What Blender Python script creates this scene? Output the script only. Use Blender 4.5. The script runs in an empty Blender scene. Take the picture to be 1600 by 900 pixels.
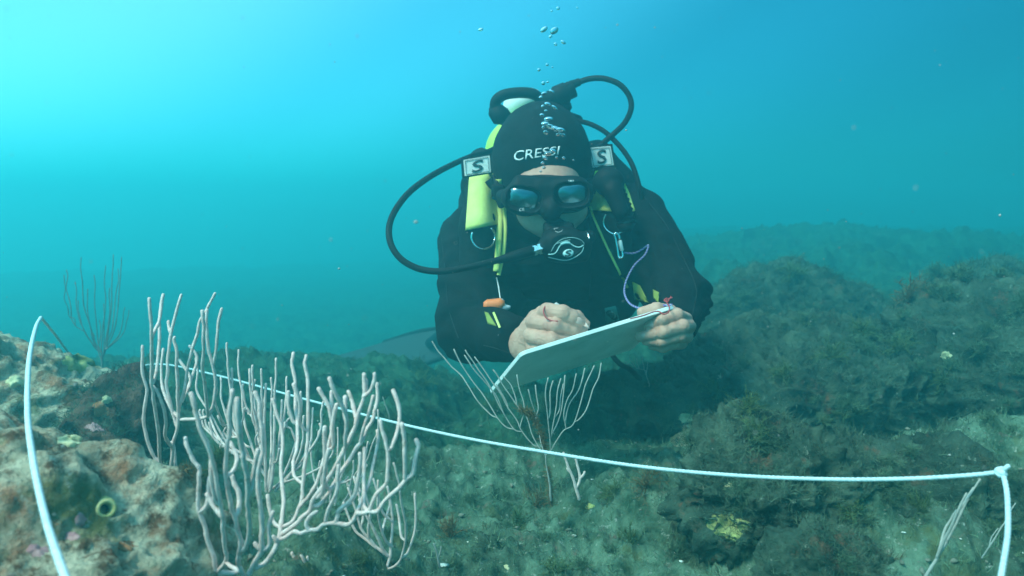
import bpy, bmesh, math, random
import numpy as np
from mathutils import Vector, Matrix
from mathutils.bvhtree import BVHTree
random.seed(7); RNG = np.random.default_rng(7)
sc = bpy.context.scene
COL = sc.collection
R = math.radians

# ------------------------------------------------------------------ camera
F = 1143.0                      # focal length in photo pixels (1600 wide)
CAM = np.array([0.0, 0.0, 0.5]); PITCH = R(6)
FW = np.array([0, math.cos(PITCH), -math.sin(PITCH)]); UP = np.array([0, math.sin(PITCH), math.cos(PITCH)]); RT = np.array([1.0, 0, 0])
def P(px, py, d):
    return CAM + d*(FW + (px-800)/F*RT + (450-py)/F*UP)
cd = bpy.data.cameras.new('camera'); cam = bpy.data.objects.new('camera', cd); COL.objects.link(cam)
cam.location = CAM; cam.rotation_euler = (R(90)-PITCH, 0, 0)
cd.sensor_width = 36; cd.lens = 36*F/1600; cd.clip_start = .05; cd.clip_end = 400
cd.dof.use_dof = True; cd.dof.focus_distance = 1.15; cd.dof.aperture_fstop = 5.6
sc.camera = cam

# ------------------------------------------------------------------ render, world, sun
sc.render.engine = 'CYCLES'
sc.cycles.use_denoising = True
sc.cycles.max_bounces = 6; sc.cycles.diffuse_bounces = 3; sc.cycles.glossy_bounces = 3
sc.cycles.transmission_bounces = 4; sc.cycles.volume_bounces = 1; sc.cycles.transparent_max_bounces = 6
sc.cycles.caustics_reflective = False; sc.cycles.caustics_refractive = False
sc.view_settings.view_transform = 'Standard'; sc.view_settings.look = 'None'
sc.view_settings.exposure = 0.0; sc.view_settings.gamma = 1.0
SUN_EL, SUN_AZ = 52, -128         # degrees; azimuth from +Y towards +X
SUN_DIR = Vector((math.sin(R(SUN_AZ))*math.cos(R(SUN_EL)), math.cos(R(SUN_AZ))*math.cos(R(SUN_EL)), math.sin(R(SUN_EL))))
w = bpy.data.worlds.new("World"); sc.world = w; w.use_nodes = True
nt = w.node_tree; nt.nodes.clear(); N = nt.nodes.new; L = nt.links.new
out = N('ShaderNodeOutputWorld'); bg = N('ShaderNodeBackground'); L(bg.outputs[0], out.inputs[0])
sky = N('ShaderNodeTexSky'); sky.sky_type = 'NISHITA'; sky.sun_disc = False
sky.sun_elevation = R(SUN_EL); sky.sun_rotation = R(SUN_AZ); sky.air_density = 1.0; sky.dust_density = .6
bg.inputs['Strength'].default_value = 0.15
# the light field below the surface: sky light filtered by water; brighter up and towards the sun side
geo = N('ShaderNodeTexCoord')
dot = N('ShaderNodeVectorMath'); dot.operation = 'DOT_PRODUCT'
gd = Vector((-0.55, 0.0, 0.83)).normalized(); dot.inputs[1].default_value = gd
L(geo.outputs['Generated'], dot.inputs[0])
ramp = N('ShaderNodeValToRGB'); cr = ramp.color_ramp; cr.interpolation = 'EASE'
mr = N('ShaderNodeMapRange'); mr.inputs[1].default_value = -0.4; mr.inputs[2].default_value = 1.0
L(dot.outputs['Value'], mr.inputs[0]); L(mr.outputs[0], ramp.inputs[0])
WATER_STOPS = [(0.0, (0.006,0.15,0.17)), (0.16, (0.04,0.80,1.02)), (0.31, (0.10,1.25,1.65)), (0.46, (0.50,2.6,3.15)), (0.62, (1.6,3.9,4.2)), (1.0, (5.0,8.0,7.6))]
cr.elements[0].position = WATER_STOPS[0][0]; cr.elements[1].position = WATER_STOPS[-1][0]
cr.elements[0].color = (*WATER_STOPS[0][1], 1); cr.elements[1].color = (*WATER_STOPS[-1][1], 1)
for p_, c_ in WATER_STOPS[1:-1]:
    e = cr.elements.new(p_); e.color = (*c_, 1)
hs = N('ShaderNodeMix'); hs.data_type = 'RGBA'; hs.blend_type = 'MULTIPLY'; hs.inputs[0].default_value = 0.35
L(ramp.outputs[0], hs.inputs[6]); L(sky.outputs[0], hs.inputs[7]); L(hs.outputs[2], bg.inputs[0])
w.cycles.sampling_method = 'AUTOMATIC'
sd = bpy.data.lights.new('sun', 'SUN'); sd.energy = 5.0; sd.angle = R(14); sd.color = (1.0, .82, .68)
so = bpy.data.objects.new('sun', sd); COL.objects.link(so)
so.rotation_euler = (-SUN_DIR).to_track_quat('-Z', 'Y').to_euler()

# ------------------------------------------------------------------ haze (the water body)
HAZE_DENS = 0.35
HAZE_COL = (0.085, 0.42, 0.445)      # scattering share of the density: water passes little red
HAZE_ABS = (0.0, 0.75, 0.76)

# ------------------------------------------------------------------ helpers
def link_mesh(name, verts, faces, mat=None, parent=None, smooth=True, uv=None):
    me = bpy.data.meshes.new(name)
    verts = np.asarray(verts, dtype=np.float32)
    if isinstance(faces, np.ndarray) and faces.ndim == 2:
        k = faces.shape[1]; nf = len(faces)
        me.vertices.add(len(verts)); me.vertices.foreach_set('co', verts.ravel())
        me.loops.add(nf*k); me.loops.foreach_set('vertex_index', faces.astype(np.int32).ravel())
        me.polygons.add(nf)
        me.polygons.foreach_set('loop_start', np.arange(0, nf*k, k, dtype=np.int32))
        me.polygons.foreach_set('loop_total', np.full(nf, k, dtype=np.int32))
        me.update(calc_edges=True); me.validate()
    else:
        me.from_pydata([tuple(map(float, v)) for v in verts], [], [tuple(map(int, f)) for f in faces]); me.validate()
    if smooth: me.polygons.foreach_set('use_smooth', [True]*len(me.polygons))
    if mat: me.materials.append(mat)
    ob = bpy.data.objects.new(name, me); COL.objects.link(ob)
    if parent is not None: ob.parent = parent; ob.matrix_parent_inverse = Matrix.Translation(-Vector(parent.location))
    return ob
def tag(o, label=None, cat=None, group=None, kind=None):
    if label: o['label'] = label
    if cat: o['category'] = cat
    if group: o['group'] = group
    if kind: o['kind'] = kind
    return o
def empty(name, loc, label, cat, group=None):
    o = bpy.data.objects.new(name, None); COL.objects.link(o); o.location = tuple(loc); o.empty_display_size = .05
    return tag(o, label, cat, group)
def recentre(o, at):
    """move a mesh object's origin to `at` without moving its shape"""
    o.data.transform(Matrix.Translation(-Vector(at))); o.location = Vector(at); return o

_tab = np.random.default_rng(3).random((64,64,64)).astype(np.float32)*2-1
def vnoise(p):
    p = np.asarray(p, dtype=np.float32); i = np.floor(p).astype(np.int64); f = p-i; f = f*f*f*(f*(f*6-15)+10)
    x0,y0,z0 = (i[...,0]&63),(i[...,1]&63),(i[...,2]&63); x1,y1,z1 = (x0+1)&63,(y0+1)&63,(z0+1)&63
    fx,fy,fz = f[...,0],f[...,1],f[...,2]
    def l(a,b,t): return a+(b-a)*t
    return l(l(l(_tab[x0,y0,z0],_tab[x1,y0,z0],fx), l(_tab[x0,y1,z0],_tab[x1,y1,z0],fx), fy),
             l(l(_tab[x0,y0,z1],_tab[x1,y0,z1],fx), l(_tab[x0,y1,z1],_tab[x1,y1,z1],fx), fy), fz)
def fbm(p, octv=5, gain=.5, lac=2.03, ridge=False):
    p = np.asarray(p, dtype=np.float32); s = 0; a = 1.0; q = p.copy()
    for k in range(octv):
        n = vnoise(q+k*17.3)
        if ridge: n = 1-2*np.abs(n)
        s = s+a*n; a *= gain; q = q*lac
    return s

def catmull(pts, n=6):
    pts = np.asarray(pts, float)
    if len(pts) < 3:
        t = np.linspace(0, 1, n+1)[:,None]; return pts[0]*(1-t)+pts[-1]*t
    q = np.vstack([2*pts[0]-pts[1], pts, 2*pts[-1]-pts[-2]]); o = []
    for i in range(1, len(q)-2):
        t = np.linspace(0, 1, n, endpoint=False)[:,None]
        a,b,c,d = q[i-1],q[i],q[i+1],q[i+2]
        o.append(.5*((2*b)+(-a+c)*t+(2*a-5*b+4*c-d)*t*t+(-a+3*b-3*c+d)*t**3))
    o.append(pts[-1][None]); return np.vstack(o)
class MB:
    """collects quads; build() links them as one mesh object"""
    def __init__(s): s.v = []; s.f = []; s.n = 0
    def add(s, v, f):
        v = np.asarray(v, float); s.v.append(v); s.f += [tuple(i+s.n for i in q) for q in f]; s.n += len(v); return s
    def build(s, name, mat=None, parent=None, smooth=True):
        v = np.vstack(s.v)
        if s.f and all(len(q) == 4 for q in s.f): return link_mesh(name, v, np.array(s.f), mat, parent, smooth)
        return link_mesh(name, v, s.f, mat, parent, smooth)
    def tube(s, pts, r, k=8, cap=True, prof=None):
        pts = np.asarray(pts, float); n = len(pts); r = np.broadcast_to(np.asarray(r, float), (n,))
        T = np.gradient(pts, axis=0); T /= np.linalg.norm(T, axis=1)[:,None]+1e-12
        u = np.cross(T[0], [0.3,0.2,0.93]); u /= np.linalg.norm(u)+1e-12; V = []
        ang = np.linspace(0, 2*math.pi, k, endpoint=False)
        for i in range(n):
            u = u-np.dot(u, T[i])*T[i]; u /= np.linalg.norm(u)+1e-12; w_ = np.cross(T[i], u)
            rr = r[i]*(np.ones(k) if prof is None else prof(ang, i))
            V.append(pts[i]+np.cos(ang)[:,None]*u*rr[:,None]+np.sin(ang)[:,None]*w_*rr[:,None])
        if cap:      # rounded ends
            V = [pts[0]-T[0]*r[0]*.6+(V[0]-pts[0])*.5]+V+[pts[-1]+T[-1]*r[-1]*.6+(V[-1]-pts[-1])*.5]; n += 2
        f = []
        for i in range(n-1):
            for j in range(k):
                a = i*k+j; b = i*k+(j+1)%k; f.append((a, b, b+k, a+k))
        f.append(tuple(range(k-1,-1,-1))); f.append(tuple(range((n-1)*k, n*k)))
        return s.add(np.vstack(V), f)
    def box(s, c, ax, h):
        c = np.asarray(c, float); ax = np.asarray(ax, float); v = []
        for sx in (-1,1):
            for sy in (-1,1):
                for sz in (-1,1): v.append(c+ax[0]*h[0]*sx+ax[1]*h[1]*sy+ax[2]*h[2]*sz)
        return s.add(v, [(0,1,3,2),(4,6,7,5),(0,4,5,1),(2,3,7,6),(0,2,6,4),(1,5,7,3)])
def sub_bevel(o, wd=.003, seg=2):
    m = o.modifiers.new('bevel', 'BEVEL'); m.width = wd; m.segments = seg; m.limit_method = 'ANGLE'; return o

def surfnet(f, lo, hi, h):
    lo = np.asarray(lo, float); n = np.ceil((np.asarray(hi)-lo)/h).astype(int)+1
    ax = [lo[i]+h*np.arange(n[i]) for i in range(3)]
    D = np.empty(n, np.float32)
    step = max(1, int(3e5//(n[1]*n[2])))
    for i in range(0, n[0], step):
        X, Y, Z = np.meshgrid(ax[0][i:i+step], ax[1], ax[2], indexing='ij')
        D[i:i+step] = f(np.stack([X, Y, Z], -1).astype(np.float32))
    S = D < 0; cn = n-1
    acc = np.zeros((*cn, 3), np.float32); cnt = np.zeros(cn, np.float32)
    gi = np.stack(np.meshgrid(*[np.arange(c) for c in cn], indexing='ij'), -1).astype(np.float32)
    for d in range(3):
        e = [(d+1)%3, (d+2)%3]
        for a in (0,1):
            for b in (0,1):
                s0 = [None]*3; s0[d] = slice(0, cn[d]); s0[e[0]] = slice(a, a+cn[e[0]]); s0[e[1]] = slice(b, b+cn[e[1]])
                s1 = list(s0); s1[d] = slice(1, cn[d]+1)
                d0, d1 = D[tuple(s0)], D[tuple(s1)]; m = (d0 < 0) != (d1 < 0)
                t = np.where(m, d0/np.where(np.abs(d0-d1) < 1e-12, 1, d0-d1), 0)
                off = np.zeros((*cn, 3), np.float32); off[..., d] = t; off[..., e[0]] = a; off[..., e[1]] = b
                acc += off*m[..., None]; cnt += m
    act = cnt > 0; idx = -np.ones(cn, np.int64); idx[act] = np.arange(act.sum())
    V = (gi[act]+acc[act]/cnt[act][:, None])*h+lo
    Fc = []
    for d in range(3):
        a, b = (d+1)%3, (d+2)%3
        s0 = [slice(1, cn[i]) for i in range(3)]; s0[d] = slice(0, cn[d]); s1 = list(s0); s1[d] = slice(1, cn[d]+1)
        A, B = S[tuple(s0)], S[tuple(s1)]; m = A != B; w_ = np.argwhere(m)
        if not len(w_): continue
        w_ = w_+np.array([0 if i == d else 1 for i in range(3)])
        q = []
        for (oa, ob) in ((-1,-1),(0,-1),(0,0),(-1,0)):
            c = w_.copy(); c[:, a] += oa; c[:, b] += ob; q.append(idx[c[:,0], c[:,1], c[:,2]])
        q = np.stack(q, 1); fl = ~A[m]; q[fl] = q[fl][:, ::-1]; Fc.append(q)
    return V, np.vstack(Fc)
# signed distance pieces
def caps(p, a, b, ra, rb):
    a = np.asarray(a, np.float32); b = np.asarray(b, np.float32); ab = b-a
    t = np.clip(((p-a)@ab)/(ab@ab+1e-12), 0, 1)
    return np.linalg.norm(p-a-t[..., None]*ab, axis=-1)-(ra+(rb-ra)*t)
def ell(p, c, r, rot=None):
    q = p-np.asarray(c, np.float32)
    if rot is not None: q = q@np.asarray(rot, np.float32)
    r = np.asarray(r, np.float32); k0 = np.linalg.norm(q/r, axis=-1); k1 = np.linalg.norm(q/(r*r), axis=-1)
    return k0*(k0-1)/(k1+1e-9)
def rbox(p, c, h, r, rot=None):
    q = p-np.asarray(c, np.float32)
    if rot is not None: q = q@np.asarray(rot, np.float32)
    q = np.abs(q)-(np.asarray(h, np.float32)-r)
    return np.linalg.norm(np.maximum(q, 0), axis=-1)+np.minimum(q.max(-1), 0)-r
def smin(a, b, k):
    h = np.clip(.5+.5*(b-a)/k, 0, 1); return b+(a-b)*h-k*h*(1-h)
def chain(p, pts, rs, k=.004):
    d = None
    for i in range(len(pts)-1):
        c = caps(p, pts[i], pts[i+1], rs[i], rs[i+1]); d = c if d is None else smin(d, c, k)
    return d

# ------------------------------------------------------------------ materials
def mat(name, col, rough=.6, metal=0.0, col2=None, scale=30, bump=0.0, bscale=60, bdist=.002, spec=.5, detail=4, lo=.35, hi=.65, extra=None, emit=None, alpha=None, trans=0.0, ior=1.45):
    m = bpy.data.materials.new(name); m.use_nodes = True; t = m.node_tree; b = t.nodes['Principled BSDF']
    b.inputs['Roughness'].default_value = rough; b.inputs['Metallic'].default_value = metal
    b.inputs['Specular IOR Level'].default_value = spec; b.inputs['Transmission Weight'].default_value = trans; b.inputs['IOR'].default_value = ior
    b.inputs['Base Color'].default_value = (*col, 1)
    tc = t.nodes.new('ShaderNodeTexCoord')
    if col2 is not None:
        n = t.nodes.new('ShaderNodeTexNoise'); n.inputs['Scale'].default_value = scale; n.inputs['Detail'].default_value = detail; n.inputs['Roughness'].default_value = .65
        t.links.new(tc.outputs['Object'], n.inputs['Vector'])
        r = t.nodes.new('ShaderNodeValToRGB'); r.color_ramp.elements[0].position = lo; r.color_ramp.elements[1].position = hi
        r.color_ramp.elements[0].color = (*col, 1); r.color_ramp.elements[1].color = (*col2, 1)
        t.links.new(n.outputs[0], r.inputs[0]); last = r.outputs[0]
        for (c3, sc3, a3, b3) in (extra or []):
            n3 = t.nodes.new('ShaderNodeTexNoise'); n3.inputs['Scale'].default_value = sc3; n3.inputs['Detail'].default_value = 5; n3.inputs['Roughness'].default_value = .7
            mp = t.nodes.new('ShaderNodeVectorMath'); mp.operation = 'ADD'; mp.inputs[1].default_value = (sc3*.37, 3.1, sc3*.11)
            t.links.new(tc.outputs['Object'], mp.inputs[0]); t.links.new(mp.outputs[0], n3.inputs['Vector'])
            q = t.nodes.new('ShaderNodeMapRange'); q.inputs[1].default_value = a3; q.inputs[2].default_value = b3
            t.links.new(n3.outputs[0], q.inputs[0])
            mx = t.nodes.new('ShaderNodeMix'); mx.data_type = 'RGBA'; t.links.new(q.outputs[0], mx.inputs[0]); t.links.new(last, mx.inputs[6]); mx.inputs[7].default_value = (*c3, 1)
            last = mx.outputs[2]
        t.links.new(last, b.inputs['Base Color'])
    if bump:
        n2 = t.nodes.new('ShaderNodeTexNoise'); n2.inputs['Scale'].default_value = bscale; n2.inputs['Detail'].default_value = 6; n2.inputs['Roughness'].default_value = .7
        t.links.new(tc.outputs['Object'], n2.inputs['Vector'])
        bp = t.nodes.new('ShaderNodeBump'); bp.inputs['Strength'].default_value = bump; bp.inputs['Distance'].default_value = bdist
        t.links.new(n2.outputs[0], bp.inputs['Height']); t.links.new(bp.outputs[0], b.inputs['Normal'])
    return m
# ================================================================== THE SEABED
M_ground = mat('seabed_ground', (.038,.080,.048), .95, col2=(.185,.275,.19), scale=19, bump=1.0, bscale=55, bdist=.012, spec=.15, detail=8, lo=.36, hi=.66,
    extra=[((.035,.050,.032), 5, .52, .66), ((.18,.12,.09), 23, .60, .70), ((.40,.42,.36), 85, .60, .70), ((.10,.12,.05), 11, .55, .68)])
M_rock = mat('reef_rock', (.24,.21,.13), .95, col2=(.74,.65,.47), scale=19, bump=1.0, bscale=70, bdist=.02, spec=.15, detail=9, lo=.32, hi=.56,
    extra=[((.16,.085,.045), 24, .51, .62), ((.48,.22,.12), 12, .51, .66), ((.17,.18,.07), 8, .55, .66), ((.46,.46,.38), 60, .60, .70), ((.36,.17,.19), 19, .66, .72), ((.26,.27,.11), 7, .60, .70)])
M_rock_green = mat('algal_rock', (.022,.042,.030), .95, col2=(.10,.145,.10), scale=13, bump=1.0, bscale=52, bdist=.012, spec=.15, detail=9, lo=.36, hi=.66,
    extra=[((.030,.038,.026), 8, .55, .66), ((.17,.085,.05), 14, .60, .70), ((.32,.35,.28), 66, .63, .72)])

M_rock_red = mat('shaded_reddish_rock', (.09,.045,.035), .95, col2=(.27,.17,.12), scale=24, bump=1.0, bscale=70, bdist=.02, spec=.15, detail=8, extra=[((.16,.18,.12), 15, .55, .68)])  # red-brown stone, its tone also darkened to give a shadowed side
def smoothstep(a, b, x): t = np.clip((x-a)/(b-a), 0, 1); return t*t*(3-2*t)
def bumpg(x, y, cx, cy, rx, ry, h): return h*np.exp(-(((x-cx)/rx)**2+((y-cy)/ry)**2))
def height(x, y, fine=True):
    x = np.asarray(x, float); y = np.asarray(y, float)
    z = 0.003+0*x
    z = z + .10*smoothstep(.99,.80,y+.25*x)*smoothstep(-.12,-.25,x)          # raised slab under the nearest gorgonian
    z = z - .12*smoothstep(1.42,1.62,y-.15*x)*smoothstep(.25,.0,np.abs(x-.25)-.35)   # hollow in front of the diver
    z = z + bumpg(x,y,-1.0,1.5,.5,.9,.08)
    z = z + bumpg(x,y,.62,1.05,.30,.16,.07) + bumpg(x,y,.95,1.1,.35,.2,.12)
    z = z + bumpg(x,y,1.5,2.2,.5,.5,.13) + bumpg(x,y,.75,2.0,.3,.3,.03)
    z = z + .10*smoothstep(2.4,8.5,y+.35*x)*smoothstep(.0,2.6,x-.12*y+.2)     # bank climbing away to the right
    z = z + bumpg(x,y,3.4,6.3,1.0,.8,.16)+bumpg(x,y,2.2,6.8,1.0,.6,.12)
    z = z - (.05*smoothstep(1.5,2.1,y)+.62*smoothstep(2.1,4.8,y))*smoothstep(.35,-.45,x-.10*y)
    r = np.hypot(x, y)
    p3 = np.stack([x, y, 0*x], -1)
    z = z + .035*smoothstep(.5,2.,r)*fbm(p3*1.3+5, 2)
    z = z + .030*fbm(p3*4.2, 3)*smoothstep(.3,1.2,r)+.008*fbm(p3*3.1+9, 3)
    z = z + .10*smoothstep(2.5,5.5,r)*smoothstep(10,5,r)*np.maximum(fbm(p3*1.7+3, 4), -.2)
    z = z - .13*smoothstep(1.22,1.42,y-.1*x)*smoothstep(.55,.75,x)*smoothstep(1.75,1.5,y)
    bil = 1-np.abs(fbm(p3*3.3+21, 3))*1.6                                      # lumpy rubble, strongest on the right
    z = z + bil*(.012*smoothstep(.5,1.1,r)+.085*smoothstep(.7,1.5,x)*smoothstep(1.8,2.6,y))
    z = z + (.010+.012*smoothstep(1.2,2,r))*(1-np.abs(fbm(p3*11+31, 3))*1.8)*smoothstep(.6,1.1,r)
    if fine:
        z = z + .009*fbm(p3*19+2, 3, ridge=True)+.0050*fbm(p3*60+1, 3, ridge=True)+.002*fbm(p3*150+1, 2)
    return z
# beyond the pale slab the floor is carpeted by darker algae
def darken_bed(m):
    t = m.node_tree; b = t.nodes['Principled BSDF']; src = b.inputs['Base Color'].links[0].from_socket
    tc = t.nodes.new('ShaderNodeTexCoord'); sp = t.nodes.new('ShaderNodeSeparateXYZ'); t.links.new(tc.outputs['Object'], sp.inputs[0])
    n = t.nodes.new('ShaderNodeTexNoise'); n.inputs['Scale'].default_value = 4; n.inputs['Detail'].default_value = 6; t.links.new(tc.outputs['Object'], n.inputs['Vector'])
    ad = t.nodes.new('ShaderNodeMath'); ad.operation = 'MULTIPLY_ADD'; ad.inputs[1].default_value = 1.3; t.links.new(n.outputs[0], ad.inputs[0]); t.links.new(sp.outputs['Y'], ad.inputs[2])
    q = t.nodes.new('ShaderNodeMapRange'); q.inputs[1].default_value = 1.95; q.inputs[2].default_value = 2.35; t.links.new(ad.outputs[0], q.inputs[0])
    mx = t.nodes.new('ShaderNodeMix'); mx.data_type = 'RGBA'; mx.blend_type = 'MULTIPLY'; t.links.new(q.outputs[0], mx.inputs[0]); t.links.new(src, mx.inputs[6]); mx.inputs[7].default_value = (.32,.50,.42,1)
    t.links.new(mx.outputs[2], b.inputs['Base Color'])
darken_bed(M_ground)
# polar grid centred under the camera: fine near it, coarse far away, reaching far beyond what the water lets one see
NR, NA = 620, 700
rr = .25*(16.5/.25)**(np.linspace(0, 1, NR)**1.1); rr[0] = .02
# finer steps inside 4 m
aa = np.linspace(R(-66), R(66), NA)
RR, AA = np.meshgrid(rr, aa, indexing='ij'); GX, GY = RR*np.sin(AA), RR*np.cos(AA)-.15
GZ = height(GX, GY); 
ii = (np.arange(NR-1)[:,None]*NA+np.arange(NA-1)[None,:]).ravel()
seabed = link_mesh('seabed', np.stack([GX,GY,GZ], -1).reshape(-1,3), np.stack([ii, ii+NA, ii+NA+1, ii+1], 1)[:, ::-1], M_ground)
tag(seabed, kind='structure')
# coarse skirt behind the camera
bk = MB(); n_ = 24
V = []; 
for k in range(n_+1):
    a = R(66)+(2*math.pi-2*R(66))*k/n_
    for rad in (.02, .3, .8, 1.6, 2.6, 3.6):
        x_, y_ = rad*math.sin(a), rad*math.cos(a)-.15; V.append((x_, y_, float(height(x_, y_, False))-.02 if rad < 20 else 0))
fq = [(k*6+j, k*6+j+1, (k+1)*6+j+1, (k+1)*6+j) for k in range(n_) for j in range(5)]
bk.add(V, fq); tag(bk.build('seabed', M_ground), kind='structure')

def rock(name, c, r, seed, label, m, amp=.22, fr=2.2, sub=6, fine=.05, flat=0, sink=0, group=None, cat='rock', ridge=.0, rotz=0, parent=None, lump=0):
    bm = bmesh.new(); bmesh.ops.create_icosphere(bm, subdivisions=sub, radius=1)
    me = bpy.data.meshes.new(name); bm.to_mesh(me); bm.free()
    co = np.empty(len(me.vertices)*3, np.float32); me.vertices.foreach_get('co', co); co = co.reshape(-1, 3)
    rv = np.asarray(r, np.float32); R_ = float(np.mean(rv)); n = co*rv/R_; pa = co*rv
    d = 1+amp*fbm(n*fr*.5+seed, 3)+amp*.45*fbm(n*fr*1.5+seed*2, 3)
    nn = co/rv; nn /= np.linalg.norm(nn, axis=1)[:,None]
    far_k = 1 if np.hypot(c[0], c[1]) < 1.3 else 1.8
    fd = fine*.30*far_k*(fbm(pa*(15/far_k)+seed, 3)+.9*(1-2*np.abs(vnoise(pa*(24/far_k)+seed*3))))*.5+fine*.085*far_k*fbm(pa*(75/far_k)+seed, 3, ridge=True)
    if lump: fd = fd+lump*.10*(.5-np.abs(vnoise(pa*95+seed)))
    v = co*d[:, None]*rv+nn*fd[:, None]
    if flat: v[:, 2] = np.where(v[:,2] > flat*r[2], flat*r[2]+(v[:,2]-flat*r[2])*.35, v[:,2])
    me.vertices.foreach_set('co', v.ravel()); me.update(); me.materials.append(m)
    me.polygons.foreach_set('use_smooth', [True]*len(me.polygons))
    o = bpy.data.objects.new(name, me); COL.objects.link(o); o.location = tuple(c); o.rotation_euler.z = rotz
    if parent is None: tag(o, label, cat, group)
    return o
rocks = []
def rk(*a, **k): o = rock(*a, **k); rocks.append(o); return o
rk('reef_rock', (-.57,.66,.04), (.29,.27,.25), 3.1, 'pale encrusted rock in the near left corner with a yellow-rimmed hole', M_rock, amp=.12, fine=.055, sub=7)
rk('reef_rock', (-1.04,1.22,.02), (.38,.34,.28), 8.4, 'algae-dusted boulder behind the near left rock, crossed by the rope', M_rock, amp=.13, fine=.06, sub=7)
rk('reef_rock', (-.70,1.13,.06), (.10,.10,.12), 5.4, 'small dark red-brown rock with orange sponge right of the left boulder', M_rock_red, amp=.25, fine=.10)
rk('reef_rock', (.375,1.03,.085), (.14,.09,.09), 2.6, 'lumpy dark rock with a yellow sponge patch below the rope', M_rock_green, amp=.16, fine=.11, lump=.16)
rk('reef_rock', (.40,.885,.03), (.085,.055,.06), 12.6, 'knobbly grey lump at the bottom edge under the yellow-patched rock', M_rock_green, amp=.14, fine=.07, lump=.12, sub=6)
rk('reef_rock', (.60,1.02,.06), (.17,.10,.09), 22.0, 'low rounded rock with pale specks right of the yellow-patched rock', M_rock_green, amp=.2, fine=.09)
rk('reef_rock', (1.02,2.72,.04), (.37,.28,.23), 14.3, 'large rounded boulder right of the diver with a dark hollow under it', M_rock_green, amp=.13, fine=.09, sub=6)
rk('reef_rock', (.86,1.95,.045), (.42,.34,.125), 31.0, 'long flat ledge covered in algae, casting a dark gap on the right', M_rock_green, amp=.18, fine=.11, sub=7)
rk('reef_rock', (1.36,1.80,.10), (.40,.32,.18), 17.7, 'broken rocky ledge at the right edge above the rope knot', M_rock_green, amp=.22, fine=.12, sub=6)
rk('reef_rock', (1.76,2.6,.02), (.42,.36,.23), 41.2, 'rounded weedy boulder at the right edge behind the ledge', M_rock_green, amp=.18, fine=.10, sub=6)
rk('reef_rock', (.40,1.92,-.02), (.17,.13,.075), 9.9, 'squarish brown-green stone in the shaded hollow beside the slate', M_rock_green, amp=.2, fine=.10, sub=5)
rk('reef_rock', (.47,1.63,-.06), (.075,.06,.055), 19.9, 'round pale grey stone in the hollow below the squarish stone', M_rock, amp=.2, fine=.10, sub=5)
rk('reef_rock', (3.5,6.3,.0), (.8,.6,.26), 27.5, 'far hazy boulder on the skyline at the right', M_rock_green, amp=.2, fine=.12, sub=6)
rk('reef_rock', (2.3,6.6,-.02), (.7,.6,.24), 37.5, 'far hazy boulder on the skyline above the large rounded one', M_rock_green, amp=.2, fine=.12, sub=6)
# ================================================================== ROPE of the survey square
M_rope = mat('white_rope', (.46,.60,.64), .8, col2=(.66,.76,.78), scale=220, spec=.3)
def rope_mesh(mb, pts, r, pitch=.016, step=.0022, k=12):
    c = catmull(pts, 24); seg = np.r_[0, np.cumsum(np.linalg.norm(np.diff(c, axis=0), axis=1))]
    s = np.arange(0, seg[-1], step); q = np.stack([np.interp(s, seg, c[:, i]) for i in range(3)], -1)
    mb.tube(q, r, k, prof=lambda a, i: 1+.38*(np.abs(np.cos(1.5*(a-2*math.pi*s[i if i < len(s) else -1]/pitch)))-.55))
rope = empty('quadrat_rope', P(1565,738,.76), 'white twisted rope laid as a square around the gorgonians and tied at a corner', 'rope')
mb = MB()
rope_mesh(mb, [P(112,925,.45), P(99,893,.47), P(72,812,.54), P(52,720,.62), P(43,640,.74), P(46,560,.90), P(56,512,1.10), P(64,496,1.24)], .0025)
mb.build('side_line', M_rope, rope)
mb = MB()
rope_mesh(mb, [P(64,496,1.24), P(84,520,1.42), P(118,560,1.7), P(170,580,1.85), P(250,569,1.9), P(345,588,1.75), P(470,622,1.5), P(600,656,1.28), P(720,683,1.13), P(850,706,1.02), P(1000,729,.94), P(1150,743,.88), P(1300,749,.83), P(1420,748,.79), P(1510,743,.77), P(1560,738,.76)], .0022)
mb.build('back_line', M_rope, rope)
mb = MB()
rope_mesh(mb, [P(1568,742,.755), P(1574,775,.73), P(1575,830,.68), P(1568,880,.64), P(1560,925,.61)], .0024)
mb.build('side_line', M_rope, rope)
mb = MB(); kc = P(1564,738,.757)
for k, (ax1, ax2) in enumerate([((1,0,.2),(0,.8,.6)), ((.2,1,0),(.3,0,1)), ((1,0,-.4),(0,1,.1))]):
    a1, a2 = np.array(ax1)/np.linalg.norm(ax1), np.array(ax2)/np.linalg.norm(ax2); th = np.linspace(0, 5.6, 40)+k
    mb.tube(kc+.0038*np.cos(th)[:,None]*a1+.0038*np.sin(th)[:,None]*a2, .0026, 9)
mb.tube(catmull([kc, P(1571,732,.752), P(1576,728,.75)], 5), .0024, 9)
mb.build('knot', M_rope, rope)

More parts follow.
